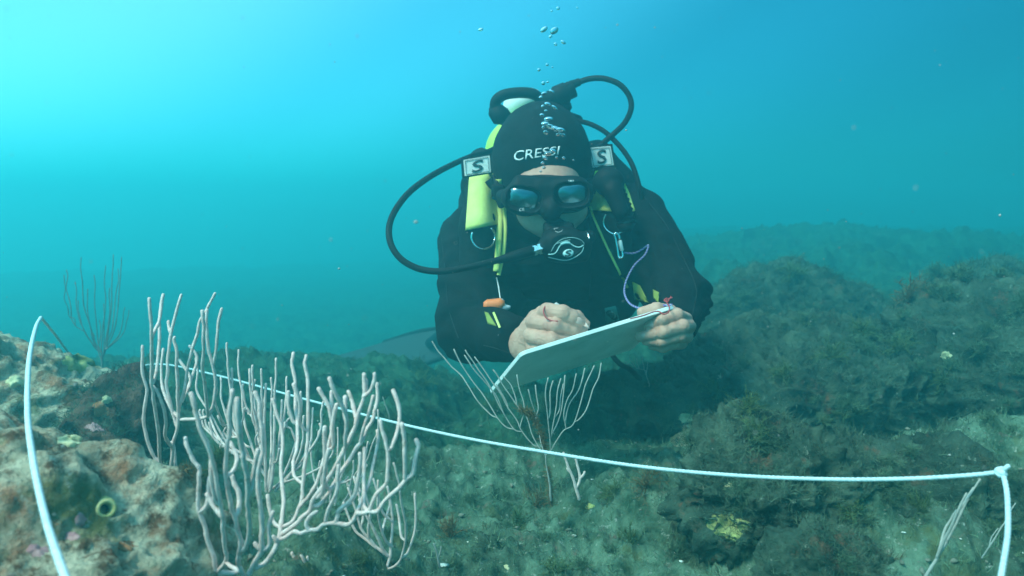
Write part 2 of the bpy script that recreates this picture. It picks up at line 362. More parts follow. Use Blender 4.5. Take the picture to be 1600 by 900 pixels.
# ================================================================== GORGONIANS
M_gorg = mat('white_gorgonian', (.76,.52,.47), .95, col2=(.92,.72,.67), scale=140, bump=1.0, bscale=520, bdist=.0016, spec=.1, extra=[((.45,.34,.28), 40, .60, .70)])
M_gorg_dim = mat('grey_gorgonian', (.30,.30,.27), .9, col2=(.42,.40,.36), scale=60, bump=.5, bscale=300, bdist=.001, spec=.2)
M_gorg_brown = mat('brown_gorgonian', (.16,.13,.12), .9, col2=(.26,.21,.19), scale=60, spec=.2)
def colony(name, label, d0, stems, r0, r1, m, jit=.02, seed=1, k=8, group=None, wob=.6, lean=0, zmin=None):
    """stems: lists of (px,py); the first point of each joins the nearest point already placed"""
    rg = np.random.default_rng(seed); base = P(*stems[0][0], d0)
    placed = []; mb = MB()
    for n, st in enumerate(stems):
        st = np.array(st, float)
        if placed:
            al = np.vstack(placed); i = int(np.argmin(np.hypot(al[:,0]-st[0,0], al[:,1]-st[0,1]))); ds = al[i,2]; st[0] = al[i,:2]*.8+st[0]*.2; rs = min(al[i,3]*.97, r0)
        else: ds = d0; rs = r0
        Lp = np.sum(np.hypot(*np.diff(st, axis=0).T)); dr = rg.normal(0, jit)*min(1.5, Lp/150)+lean*Lp/400
        t = np.r_[0, np.cumsum(np.hypot(*np.diff(st, axis=0).T))]/Lp
        dep = ds+dr*np.sin(t*1.45)
        c3 = np.array([P(x, y, dd) for (x, y), dd in zip(st, dep)])
        nn = max(3, int(Lp/len(st)/4)); c = catmull(c3, nn)
        tt = np.linspace(0, 1, len(c)); px = catmull(np.c_[st, dep], nn)
        c = c+wob*.0012*np.stack([fbm(np.c_[tt*Lp/22+n*3.1, 0*tt+a*7.7, 0*tt+seed], 2) for a in range(3)], -1)*np.minimum(1, tt*6)[:,None]
        tip = r1*(rg.uniform(.9, 1.1)); rad = rs+(tip-rs)*np.minimum(1, tt*1.15)
        rad = rad*(1+.13*fbm(np.c_[tt*Lp/5+n, 0*tt, 0*tt+seed], 3))
        mb.tube(c, rad, k); placed.append(np.c_[px[:,:3], rad])
    o = mb.build(name, m); recentre(o, base); tag(o, label, 'gorgonian', group); return o
A = [
 [(386,905),(390,896),(399,878),(410,860),(409,833),(408,807),(406,773),(404,744),(408,718),(410,696),(409,664),(406,636),(398,613)],
 [(399,880),(401,887),(414,878),(428,860),(437,842),(439,824),(442,800),(442,771),(440,744),(441,718),(441,684),(438,662),(431,640),(426,623)],
 [(373,905),(374,885),(373,873),(376,851),(371,829),(368,807),(361,789),(356,770),(354,744),(354,709),(357,676),(359,647),(363,620),(363,610)],
 [(341,908),(340,893),(334,868),(325,840),(318,820),(311,800),(311,780),(311,750),(310,731),(304,720),(297,707),(291,693),(289,684)],
 [(340,893),(352,878),(353,860),(349,833),(347,811),(346,789),(341,767),(336,740),(330,713),(323,691),(312,662),(303,638),(298,614)],
 [(342,807),(332,789),(326,778),(323,771)],
 [(368,806),(373,800),(374,785),(372,768),(366,755),(362,742)],
 [(356,878),(362,885),(370,889),(374,893)],
 [(376,858),(382,857),(387,847),(391,824),(389,800),(387,773),(386,744),(380,718),(379,704),(373,673),(373,647),(371,624)],
 [(408,858),(402,853),(399,849)],
 [(438,844),(446,840),(459,831),(470,834),(483,828),(497,826),(508,818),(523,818),(541,821),(550,813),(557,802),(568,802),(577,799),(590,799),(601,782),(621,764),(634,750),(646,740),(650,720),(654,704),(655,697),(651,688)],
 [(441,824),(459,813),(468,789),(474,756),(478,722),(479,703),(482,673),(483,629),(482,596),(478,573),(478,555)],
 [(474,757),(466,750),(460,740),(458,722),(462,708),(466,690),(466,662),(463,629),(462,596),(458,573),(458,551)],
 [(466,795),(472,787),(483,776),(497,753),(506,722),(512,705),(519,676),(516,649),(509,627),(498,606)],
 [(519,678),(520,660),(520,638),(519,611)],
 [(440,836),(458,822),(470,811),(483,798),(492,778),(510,753),(523,731),(538,702),(547,684),(558,656),(566,630),(569,605),(568,584)],
 [(538,703),(541,690),(542,660),(536,638),(524,613),(514,591)],
 [(541,662),(539,650),(540,635),(540,620)],
 [(555,664),(556,650),(553,636),(543,612)],
 [(570,622),(577,612),(583,598),(585,584)],
 [(568,618),(572,608),(572,594)],
 [(490,792),(500,788),(518,765),(533,738),(553,704),(566,690),(576,669),(583,655),(587,638),(590,620),(589,599)],
 [(562,692),(564,680),(573,656),(580,638),(584,619)],
 [(632,752),(633,738),(633,704),(631,680),(628,662)],
 [(577,799),(582,785),(590,771),(603,756),(606,730),(606,704),(602,688),(597,672),(594,656)],
 [(557,802),(563,788),(572,768),(579,745),(584,720),(590,700),(591,689),(589,673)],
 [(523,818),(528,805),(532,796),(552,776),(559,750),(563,722),(562,708)],
 [(506,818),(512,800),(520,782),(528,762),(529,745),(528,728)],
 [(482,828),(480,815),(487,805),(495,800)],
 [(434,848),(431,842),(427,838)],
]
_r = np.random.default_rng(77)
for st in [q for q in A if len(q) >= 9][:16]:                     # side twigs that leave a stem and turn up beside it
    L_ = len(st)
    for _ in range(1):
        i = int(_r.integers(int(L_*.25), max(int(L_*.25)+1, int(L_*.72)))); x, y = st[i]; sx = _r.choice([-1,1])*_r.uniform(8,15); h_ = _r.uniform(45,110)
        A.append([(x,y),(x+sx*.6,y-4),(x+sx,y-14),(x+sx*1.1+_r.normal(0,2),y-h_*.6),(x+sx*1.15+_r.normal(0,4),y-h_)])
colony('gorgonian', 'large white gorgonian with thick branches standing nearest the camera', .74, A, .0029, .0021, M_gorg, jit=.035, seed=4, k=10, wob=.8)
B = [
 [(263,823),(260,789),(262,762),(264,740),(269,718),(271,693),(277,669),(279,642),(288,612),(294,574),(301,543),(308,523),(312,503),(323,483),(336,458)],
 [(262,742),(251,724),(249,684),(243,647),(240,615),(237,594),(237,528),(236,501),(233,466)],
 [(237,531),(242,516),(248,503),(252,480),(256,460)],
 [(247,600),(246,574),(249,528),(249,501),(251,490)],
 [(251,724),(239,711),(229,682),(224,653),(229,610),(223,583),(223,541)],
 [(270,700),(258,682),(259,660),(254,633),(246,612),(240,604)],
 [(277,669),(270,645),(266,628),(260,600),(262,574),(263,550),(267,519),(274,492),(284,460)],
 [(266,521),(264,510),(263,501)],
 [(279,642),(277,620),(277,601),(276,574),(277,550),(272,534),(274,526)],
 [(300,655),(325,650),(337,610),(333,572),(326,548),(322,517),(323,484)],
 [(333,572),(337,550),(340,523),(341,506),(346,483)],
 [(325,650),(319,601),(316,574),(318,539),(318,510),(316,486)],
 [(263,764),(271,757),(275,735),(272,705),(268,690)],
 [(286,630),(300,590),(308,560),(296,540)],
 [(280,650),(268,640),(256,610),(252,580),(256,545)],
 [(290,620),(297,600),(296,585),(280,562)],
]
colony('gorgonian', 'tall slender white gorgonian left of and behind the nearest one', .98, B, .0027, .0018, M_gorg, jit=.05, seed=9)
def fan(base, tips, spread=.35, seed=0):
    """candelabra branches from a base to the given tips: every arm leaves an inner neighbour, swings out, then turns up"""
    rg = np.random.default_rng(seed); bx, by = base; S = []
    tips = sorted(tips, key=lambda t: abs(t[0]-bx)); first = tips[0]
    def arm(s, t):
        s, t = np.array(s, float), np.array(t, float); d = t-s; o = [s]
        for u in (.12,.28,.5,.72,.88,1):
            o.append((s[0]+d[0]*min(1,(1-(1-u)**2.2))+rg.normal(0,1.3)*(u<1), s[1]+d[1]*u**1.12+rg.normal(0,1.5)*(u<1)))
        return o
    S.append(arm(base, first)); side = {-1:[0],1:[0]}
    for t in tips[1:]:
        sg = -1 if t[0] < bx else 1; par = S[side[sg][-1]] if rg.random() < .75 else S[side[sg][rg.integers(0, len(side[sg]))]]
        i = rg.integers(1, 3); S.append(arm(par[i], t)); side[sg].append(len(S)-1)
    return S
C_t = [(355,536),(372,547),(390,577),(395,571),(408,576),(424,590),(448,588),(440,625),(489,638),(398,594),(352,640),(345,590),(505,628),(335,600),(322,610),(306,560),(312,640),(380,600),(412,625),(432,560),(453,640),(475,650),(500,662),(520,700),(462,700),(327,660),(345,700),(366,640),(398,640),(415,600),(437,700),(362,575),(386,640),(340,650),(470,612),(445,660),(484,690),(318,640),(402,680),(428,650),(350,680),(375,690)]
colony('gorgonian', 'thin pale gorgonian seen through the branches of the nearest one, in its middle', 1.04, fan((418,846), C_t, seed=3), .0028, .0017, M_gorg, jit=.06, seed=12)
C2_t = [(560,735),(545,745),(535,700),(500,720),(575,690),(552,720),(528,668),(590,640),(516,760),(486,700),(571,725),(540,700),(530,720),(505,740),(562,755),(549,770)]
colony('gorgonian', 'thin pale gorgonian behind the right arms of the nearest one', 1.12, fan((520,838), C2_t, seed=5), .0026, .0015, M_gorg, jit=.05, seed=13)
D = [
 [(598,905),(609,870),(612,850),(614,815),(612,800),(609,780),(605,760)],
 [(608,889),(621,882),(630,860),(634,833),(632,807),(626,778),(623,756),(614,723)],
 [(625,874),(632,868),(639,860),(648,829),(649,800),(647,771)],
 [(610,872),(601,864),(590,842),(581,820),(570,804),(560,780)],
 [(601,864),(588,856),(577,842),(563,824),(554,789),(543,762)],
 [(588,856),(568,840),(552,824),(541,800),(537,785)],
 [(612,855),(603,844),(594,820),(590,793),(590,751)],
 [(630,845),(626,836),(623,811),(619,789)],
 [(598,832),(603,807),(608,790),(607,775)],
 [(577,842),(575,825),(578,800),(574,782),(570,765)],
 [(563,824),(568,808),(564,785),(553,745)],
 [(612,815),(598,800),(592,775),(584,748)],
]
colony('gorgonian', 'small fine-branched gorgonian beyond the slab edge, lower right of the nearest one', .91, D, .0021, .0014, M_gorg, jit=.03, seed=21)
E = [
 [(861,782),(859,760),(857,745),(854,728),(853,711)],
 [(853,712),(848,706),(841,697),(830,676),(823,653),(812,640),(800,622),(786,602),(778,588),(770,578)],
 [(841,697),(834,696),(823,684),(814,671),(808,658),(794,638),(783,616),(770,598),(757,578),(742,558)],
 [(814,676),(803,671),(790,651),(779,631),(768,607),(757,590),(746,576),(736,560),(727,547)],
 [(803,671),(791,667),(777,653),(759,622),(743,602),(723,573),(709,546)],
 [(777,653),(766,647),(748,629),(734,607),(721,587),(706,574),(694,560),(683,547),(675,533)],
 [(790,651),(786,644),(777,622),(766,607),(743,580),(726,555)],
 [(812,668),(816,655),(819,642),(818,627),(811,604),(808,586)],
 [(806,632),(806,622),(799,602),(792,594),(786,588)],
 [(794,640),(792,630),(784,615),(776,600)],
 [(854,711),(859,705),(868,691),(881,672),(895,664),(905,637),(913,608),(920,590),(928,572)],
 [(898,661),(905,655),(916,640),(927,608),(935,590),(939,568)],
 [(884,669),(883,658),(889,632),(903,611),(910,592),(913,576)],
 [(859,700),(859,688),(855,648),(853,613),(857,590)],
 [(860,690),(865,675),(876,648),(881,613),(883,587)],
 [(861,685),(864,667),(869,637),(871,613),(876,592)],
 [(883,661),(881,645),(886,625),(895,608),(901,584)],
 [(856,653),(860,645),(860,613),(864,595)],
 [(869,650),(874,640),(876,620),(880,600)],
 [(850,708),(845,690),(842,668),(839,649),(842,638),(839,620),(837,602)],
 [(840,652),(835,640),(830,625),(826,609)],
]
colony('gorgonian', 'fan-shaped grey gorgonian in front of the slate, its brown stalk rising by the rope', 1.13, E, .0021, .0011, M_gorg_dim, jit=.02, seed=31, wob=.5)
Fk = [[(905,780),(900,763),(895,745),(886,725),(880,707)], [(902,763),(906,748),(902,728),(898,713)], [(906,748),(912,742),(914,737)], [(893,737),(888,734),(886,731)]]
colony('gorgonian', 'small forked white twig just under the rope, right of the fan-shaped one', 1.13, Fk, .0026, .0018, M_gorg, jit=.01, seed=41)
H_t = [(100,430),(104,422),(127,402),(117,440),(137,452),(147,430),(165,415),(177,398),(190,402),(184,420),(201,485),(195,480),(155,500),(162,475),(110,480),(122,470),(171,450),(145,520)]
colony('gorgonian', 'dark brownish gorgonian rising behind the left boulder', 2.2, fan((160,600), H_t, seed=8), .0024, .0012, M_gorg_brown, jit=.05, seed=51)
J = [[(1445,903),(1463,873),(1477,850),(1490,818),(1500,795),(1518,770),(1532,749)], [(1468,866),(1485,830),(1499,800),(1510,780),(1521,762)], [(1463,873),(1478,840),(1495,800),(1509,771)], [(1466,868),(1475,830),(1486,810),(1494,796)], [(1480,845),(1496,812),(1512,780)]]
colony('gorgonian', 'slender grey gorgonian leaning right below the rope corner', .80, J, .0019, .0010, M_gorg_dim, jit=.02, seed=61)
K = [[(1534,872),(1557,837),(1572,812),(1587,786)], [(1545,855),(1550,840),(1560,825)]]
colony('gorgonian', 'hair-thin grey gorgonian behind the rope at the right edge', .85, K, .0010, .0006, M_gorg_dim, jit=.01, seed=62)
L_ = [[(470,903),(461,882),(459,872),(456,863)], [(467,893),(474,882),(473,873),(470,867)], [(480,903),(481,890),(480,869)]]
colony('gorgonian', 'stubby pale sprig at the bottom edge under the nearest gorgonian', .83, L_, .0022, .0017, M_gorg, jit=.01, seed=63)
Mm = [[(687,886),(683,866),(680,856),(678,849)], [(684,870),(688,862),(689,854)]]
colony('gorgonian', 'tiny grey forked sprig alone on the seabed at the bottom centre', .97, Mm, .0016, .0011, M_gorg_dim, jit=.01, seed=64)
Nn = [[(613,702),(608,669),(608,649),(603,635),(598,620)], [(609,690),(602,670),(596,655),(592,640)], [(607,668),(600,664),(590,650),(582,640)]]
colony('gorgonian', 'faint thin gorgonian far behind the nearest one, beyond the rope', 1.7, Nn, .0020, .0012, M_gorg_dim, jit=.02, seed=65)
O_t = [(172,585),(180,578),(190,572),(200,566),(207,570),(214,576),(186,590)]
colony('gorgonian', 'pale fan of thin branches low behind the left boulder, next to the far rope', 1.9, fan((196,618), O_t, seed=15), .0022, .0012, M_gorg_dim, jit=.03, seed=66)
Q_t = [(1124,502),(1130,500),(1136,510),(1128,520)]
colony('gorgonian', 'wispy pale gorgonian at the foot of the large rounded boulder', 2.35, fan((1154,540), Q_t, seed=16), .0016, .0009, M_gorg_dim, jit=.03, seed=67)
S_t = [(985,556),(995,560),(1004,558),(1012,566),(978,565)]
colony('gorgonian', 'wispy pale gorgonian below the hand holding the slate', 1.9, fan((1014,604), S_t, seed=17), .0014, .0008, M_gorg_dim, jit=.03, seed=68)
T_ = [[(262,905),(262,830),(263,822)]]
# ================================================================== THE DIVER
M_skin = mat('skin', (.50,.25,.18), .6, col2=(.60,.33,.24), scale=45, bump=.35, bscale=260, bdist=.0012, spec=.35, extra=[((.55,.24,.19), 22, .55, .72)])
M_suit = mat('neoprene', (.004,.005,.006), .85, col2=(.010,.011,.012), scale=30, bump=.5, bscale=90, bdist=.003, spec=.12)
M_hood = mat('hood_neoprene', (.006,.008,.009), .85, col2=(.012,.015,.016), scale=40, bump=.4, bscale=140, bdist=.002, spec=.12)
M_nylon = mat('black_nylon', (.006,.008,.009), .8, col2=(.014,.017,.018), scale=120, bump=.6, bscale=600, bdist=.001, spec=.12)
M_rubber = mat('black_rubber', (.007,.008,.009), .6, col2=(.010,.012,.014), scale=60, spec=.13)
M_yellow = mat('yellow_nylon', (.58,.66,.14), .65, col2=(.70,.76,.22), scale=14, bump=.5, bscale=45, bdist=.004, spec=.3)
M_neon = mat('neon_yellow_paint', (.42,.80,.06), .5, col2=(.50,.86,.10), scale=20, spec=.4)
M_white = mat('white_fabric', (.62,.66,.62), .6, col2=(.72,.75,.72), scale=80)
M_chrome = mat('chrome', (.80,.82,.82), .18, metal=1.0, spec=.5)
M_ink = mat('dark_print', (.02,.03,.035), .7)
M_print = mat('pale_print', (.72,.75,.74), .6)
M_teal_print = mat('silver_teal_print', (.35,.60,.60), .4)
def lerp(a, b, t): return np.asarray(a)*(1-t)+np.asarray(b)*t

pelvis = np.array([.06, 2.16, .30])
person = empty('person', (pelvis[0], pelvis[1], .0), 'diver in a black wetsuit and hood leaning forward, writing on a white slate', 'person')

# joints
SHR, ELR, WRR = P(742,378,1.70), P(737,512,1.52), P(812,532,1.30)
SHL, ELL, WRL = P(985,348,1.72), P(1058,464,1.56), P(1056,512,1.32)
HC = P(846,252,1.60); CH = P(860,340,1.80); BE = P(850,455,1.86)
hipR, hipL = np.array([-.05,2.18,.27]), np.array([.17,2.18,.27])
kneR, kneL = np.array([-.04,2.60,.10]), np.array([.20,2.64,.08])
ankR, ankL = np.array([-.26,2.96,.03]), np.array([.06,3.04,.02])
def torso(p, g=0.0):
    d = ell(p, CH, (.205+g,.135+g,.165+g))
    d = smin(d, ell(p, BE+np.array([.015,0,0]), (.185+g,.13+g,.18+g)), .08)
    d = smin(d, caps(p, BE, pelvis, .135+g, .13+g), .08)
    d = smin(d, caps(p, P(800,330,1.74), P(925,318,1.76), .085+g, .085+g), .07)
    d = smin(d, caps(p, P(780,400,1.66), P(930,392,1.68), .07+g, .07+g), .07)
    return d
def arms(p, g=0.0):
    a = smin(caps(p, SHR, ELR, .083+g, .069+g), caps(p, ELR, WRR, .066+g, .037+g), .03)
    b = smin(caps(p, SHL, ELL, .087+g, .066+g), caps(p, ELL, WRL, .064+g, .036+g), .03)
    return a, b
def legs(p, g=0.0):
    d = smin(caps(p, hipR, kneR, .095+g, .062+g), caps(p, kneR, ankR, .062+g, .042+g), .02)
    e = smin(caps(p, hipL, kneL, .095+g, .062+g), caps(p, kneL, ankL, .062+g, .042+g), .02)
    return np.minimum(d, e)
def suit_sdf(p):
    a, b = arms(p); d = torso(p)
    d = smin(d, a, .045); d = smin(d, b, .045); d = smin(d, legs(p), .05)
    d = smin(d, caps(p, P(852,300,1.72), CH, .075, .09), .05)
    # folds at elbows and belly
    q = p*np.array([1,1,1.], np.float32)
    return d+.0055*np.sin(q[...,2]*120+6*vnoise(q*9)*2.0)*np.clip(1-np.abs(d)/.05, 0, 1)*(.35+.65*(vnoise(q*6+4) > 0)) + .004*vnoise(q*14)
def cut_wrists(p, d):
    # sleeves end at the wrists
    for (e, w_) in ((ELR, WRR), (ELL, WRL)):
        ax = (w_-e)/np.linalg.norm(w_-e); s = (p-w_)@ax.astype(np.float32)
        near = np.linalg.norm(p-w_, axis=-1) < .09
        d = np.where(near, np.maximum(d, s-.004), d)
    return d
V, Fc = surfnet(lambda p: cut_wrists(p, suit_sdf(p)), (-.45,1.15,-.08), (.55,3.12,.75), .0075)
suit = link_mesh('wetsuit', V, Fc, M_suit, person)

# ---- bare body: head, neck, torso core, hands, one mesh
FCn = P(856,318,1.56)
def head_skin(p):
    d = ell(p, HC+np.array([0,.004,0]), (.099,.110,.119))
    d = smin(d, ell(p, P(858,312,1.548), (.074,.086,.082)), .03)
    d = smin(d, ell(p, P(850,275,1.540), (.066,.045,.030)), .02)            # forehead          # face
    d = smin(d, ell(p, P(866,350,1.515), (.036,.034,.026)), .03)          # chin
    d = smin(d, ell(p, P(832,336,1.53), (.026,.03,.024)), .02)            # cheeks
    d = smin(d, ell(p, P(898,330,1.53), (.026,.03,.024)), .02)
    d = smin(d, caps(p, P(857,300,1.478), P(862,328,1.462), .010, .016), .012)      # nose
    d = smin(d, ell(p, P(862,347,1.487), (.024,.014,.009)), .008)          # lips
    for ex in (826, 890):
        d = -smin(-d, ell(p, P(ex,308,1.476), (.018,.012,.012)), .01)      # eye sockets
        d = np.minimum(d, ell(p, P(ex,308,1.490), (.013,.012,.012)))
    d = smin(d, caps(p, P(852,345,1.62), CH, .062, .075), .03)
    return d
def body_core(p):
    d = head_skin(p); a, b = arms(p, -.014); d = smin(d, torso(p, -.02), .03); d = smin(d, a, .02); d = smin(d, b, .02); return smin(d, legs(p, -.014), .02)
V1, F1 = surfnet(body_core, (-.40,1.25,-.05), (.50,3.1,.82), .006)

def hand(joints, palm, thumb, wrist, extra=None, lo=None, hi=None, h=.0013):
    def f(p):
        d = None
        for a, b, ra, rb in palm:
            c = caps(p, a, b, ra, rb); d = c if d is None else smin(d, c, .012)
        for js, rs in joints:
            c = chain(p, js, rs, .003)
            for q, r_ in zip(js[1:-1], rs[1:-1]): c = smin(c, ell(p, q, (r_*1.05,)*3), .003)       # knuckles
            d = smin(d, c, .0016)
        c = chain(p, thumb[0], thumb[1], .004); d = smin(d, c, .0022)
        d = smin(d, caps(p, wrist[0], wrist[1], wrist[2], wrist[3]), .012)
        return d+.0003*vnoise(p*160)+.0003*np.sin(vnoise(p*60)*12)
    return surfnet(f, lo, hi, h)
# right hand (writing), knuckles up-left, fingers reaching right, thumb on top
k_ = P
hd = 1.240
jR = [
 ([k_(846,489,hd+.02), k_(878,487,hd-.003), k_(902,494,hd+.02), k_(915,506,hd+.022)], [.0125,.0108,.0095,.0080]),   # index
 ([k_(833,503,hd), k_(868,508,hd-.035), k_(895,514,hd-.025), k_(911,517,hd-.004)], [.0135,.0118,.0104,.0085]),      # middle
 ([k_(829,524,hd), k_(862,530,hd-.038), k_(888,531,hd-.024), k_(900,529,hd+.0)], [.0130,.0115,.0100,.0082]),        # ring
 ([k_(832,543,hd+.008), k_(858,549,hd-.025), k_(876,548,hd-.015), k_(886,543,hd+.008)], [.0115,.0100,.0088,.0075]),   # little
]
palmR = [(k_(818,535,hd+.055), k_(838,497,hd+.018), .023, .0155), (k_(820,538,hd+.055), k_(836,510,hd+.01), .023, .015), (k_(820,540,hd+.055), k_(835,527,hd+.01), .022, .015), (k_(822,545,hd+.05), k_(838,545,hd+.018), .020, .013), (k_(838,515,hd+.03), k_(858,528,hd+.03), .02, .016)]
thR = ([k_(836,512,hd+.03), k_(856,487,hd-.012), k_(880,489,hd-.032), k_(895,497,hd-.030), k_(906,502,hd-.024)], [.016,.0145,.0128,.0118,.0095])
V2, F2 = hand(jR, palmR, thR, (k_(806,538,hd+.10), k_(820,536,hd+.055), .026, .025), lo=k_(790,585,hd-.07)-[0,.02,0.02], hi=k_(935,460,hd+.14)+[0.02,.02,0.02])
# left hand (holding the slate's corner), fingers curled under it pointing left
g = 1.235
jL = [
 ([k_(1070,499,g+.045), k_(1057,493,g-.012), k_(1034,501,g-.018), k_(1015,509,g-.008)], [.0125,.0118,.0104,.0090]),
 ([k_(1076,510,g+.04), k_(1066,510,g-.018), k_(1036,519,g-.022), k_(1000,526,g-.006)], [.0130,.0120,.0108,.0088]),
 ([k_(1072,525,g+.04), k_(1063,524,g-.012), k_(1034,533,g-.016), k_(1010,532,g-.003)], [.0125,.0112,.0100,.0085]),
 ([k_(1064,536,g+.045), k_(1054,536,g+.0), k_(1036,542,g-.003), k_(1020,540,g+.008)], [.0112,.0100,.0090,.0078]),
]
palmL = [(k_(1058,514,g+.10), k_(1068,499,g+.045), .022, .0145), (k_(1058,514,g+.10), k_(1070,511,g+.04), .022, .0145), (k_(1056,518,g+.10), k_(1067,525,g+.04), .022, .014), (k_(1056,520,g+.10), k_(1060,536,g+.05), .020, .012), (k_(1055,512,g+.07), k_(1050,522,g+.05), .02, .016)]
thL = ([k_(1058,505,g+.075), k_(1046,488,g+.045), k_(1026,483,g+.03), k_(1004,488,g+.03)], [.017,.0135,.0115,.0095])
V3, F3 = hand(jL, palmL, thL, (k_(1060,510,g+.15), k_(1058,513,g+.10), .027, .024), lo=k_(970,570,g-.06)-[0,.02,0.02], hi=k_(1105,455,g+.18)+[0.02,.02,0.02])
# join the three surfaces as one body mesh (the hands root inside the forearms)
Vb = np.vstack([V1, V2, V3]); Fb = np.vstack([F1, F2+len(V1), F3+len(V1)+len(V2)])
body = link_mesh('body', Vb, Fb, M_skin, person)
# nails
M_nail = mat('nail', (.55,.34,.28), .4, spec=.4)
for (c, r_, rot) in ((k_(904,501,hd-.0385), (.0068,.0024,.0060), 0), (k_(1019,507.5,g-.0185), (.0056,.0024,.0048), 0), (k_(1006,524.5,g-.0170), (.0056,.0024,.0044), 0)):
    Vn, Fn = surfnet(lambda p: ell(p, c, r_), c-np.array(r_)*1.4, c+np.array(r_)*1.4, .0007)
    link_mesh('nail', Vn, Fn, M_nail, body)

# ---- hood: a shell round the head, open at the face
def hood_sdf(p):
    d = ell(p, HC, (.109,.119,.128))
    d = smin(d, ell(p, P(856,318,1.60), (.086,.10,.088)), .04)
    d = smin(d, ell(p, P(862,352,1.54), (.048,.042,.030)), .03)
    d = smin(d, caps(p, P(852,335,1.66), P(855,345,1.76), .085, .11), .05)
    # opening, drawn round the face and passing only through the front
    q = (p-P(855,303,1.45).astype(np.float32)); x = q[...,0]-.09*0; z = q[...,2]-.0-(-.10*0)
    rr_ = np.sqrt((x/.080)**2+((z-.10*x)/.056)**2); op = (rr_-1)*.05
    op = np.maximum(op, p[...,1]-1.60)
    return np.maximum(d, -op)+.0012*vnoise(p*50)
V, Fc = surfnet(hood_sdf, (-.10,1.33,.28), (.20,1.90,.75), .0035)
hood = link_mesh('hood', V, Fc, M_hood, person)
suit_bvh = BVHTree.FromPolygons([v.co.copy() for v in suit.data.vertices], [tuple(p.vertices) for p in suit.data.polygons])
hood_bvh = BVHTree.FromPolygons([v.co.copy() for v in hood.data.vertices], [tuple(p.vertices) for p in hood.data.polygons])
# parented meshes keep world coordinates in their data (inverse matrix), so the trees are in world space

def surf(px, py, trees, lift=.004, default=1.6):
    """the point of a surface met along a photo ray, lifted off it"""
    d_ = Vector(P(px, py, 1.0)-CAM).normalized(); best = None
    for t_ in trees:
        h_ = t_.ray_cast(Vector(CAM), d_)
        if h_[0] is not None and (best is None or h_[3] < best[3]): best = h_
    if best is None or best[3] > default+.35: return P(px, py, default)
    return np.array(best[0])-np.array(d_)*lift
def patch(name, corners, trees, m, parent, nu=12, nv=12, lift=.006, th=.004, default=1.6, bulge=0.0, wav=0.0):
    """a cloth panel lying over the body: four corners (tl, tr, br, bl), real thickness"""
    tl, tr, br, bl = [np.array(c, float) for c in corners]; top = []
    for j in range(nv+1):
        for i in range(nu+1):
            u, v = i/nu, j/nv; q = (tl*(1-u)+tr*u)*(1-v)+(bl*(1-u)+br*u)*v
            q = surf(q[0], q[1], trees, lift+bulge*math.sin(math.pi*u)*math.sin(math.pi*v)+wav*math.sin(7*u+5*v), default); top.append(q)
    top = np.array(top); g_ = top.reshape(nv+1, nu+1, 3)
    for _ in range(3):      # relax depth so the cloth spans hollows
        g2 = g_.copy(); g2[1:-1,1:-1] = (g_[:-2,1:-1]+g_[2:,1:-1]+g_[1:-1,:-2]+g_[1:-1,2:])/4; g_ = g2
    top = g_.reshape(-1, 3); back = top+np.array([0,th,0]); n = len(top); f = []
    I = lambda i, j: j*(nu+1)+i
    for j in range(nv):
        for i in range(nu):
            f.append((I(i,j), I(i,j+1), I(i+1,j+1), I(i+1,j))); f.append((n+I(i,j), n+I(i+1,j), n+I(i+1,j+1), n+I(i,j+1)))
    for i in range(nu):
        f.append((I(i,0), I(i+1,0), n+I(i+1,0), n+I(i,0))); f.append((I(i,nv), n+I(i,nv), n+I(i+1,nv), I(i+1,nv)))
    for j in range(nv):
        f.append((I(0,j), n+I(0,j), n+I(0,j+1), I(0,j+1))); f.append((I(nu,j), I(nu,j+1), n+I(nu,j+1), n+I(nu,j)))
    return link_mesh(name, np.vstack([top, back]), np.array(f), m, parent)
def ribbon(name, pts, wpx, trees, m, parent, lift=.006, th=.003, default=1.6):
    """a strap along photo points, wpx wide, lying over the surfaces"""
    c = catmull(np.array(pts, float), 8); T = np.gradient(c, axis=0); T /= np.linalg.norm(T, axis=1)[:,None]; Nn_ = np.c_[-T[:,1], T[:,0]]
    L3, R3 = [], []
    for q, nn in zip(c, Nn_):
        m_ = surf(q[0], q[1], trees, lift, default); dd = float((m_-CAM)@FW); L3.append(P(*(q-nn*wpx/2), dd)); R3.append(P(*(q+nn*wpx/2), dd))
    L3, R3 = np.array(L3), np.array(R3)
    for A_ in (L3, R3):
        for _ in range(4): A_[1:-1,1] = (A_[:-2,1]+A_[2:,1]+A_[1:-1,1]*2)/4
    off = np.array([0,th,0]); n = len(c); V_ = np.vstack([L3, R3, L3+off, R3+off]); f = []
    for i in range(n-1):
        f += [(i,i+1,n+i+1,n+i), (2*n+i,3*n+i,3*n+i+1,2*n+i+1), (i,2*n+i,2*n+i+1,i+1), (n+i,n+i+1,3*n+i+1,3*n+i)]
    f += [(0,n,3*n,2*n), (n-1,3*n-1,4*n-1,2*n-1)]
    return link_mesh(name, V_, np.array(f), m, parent)

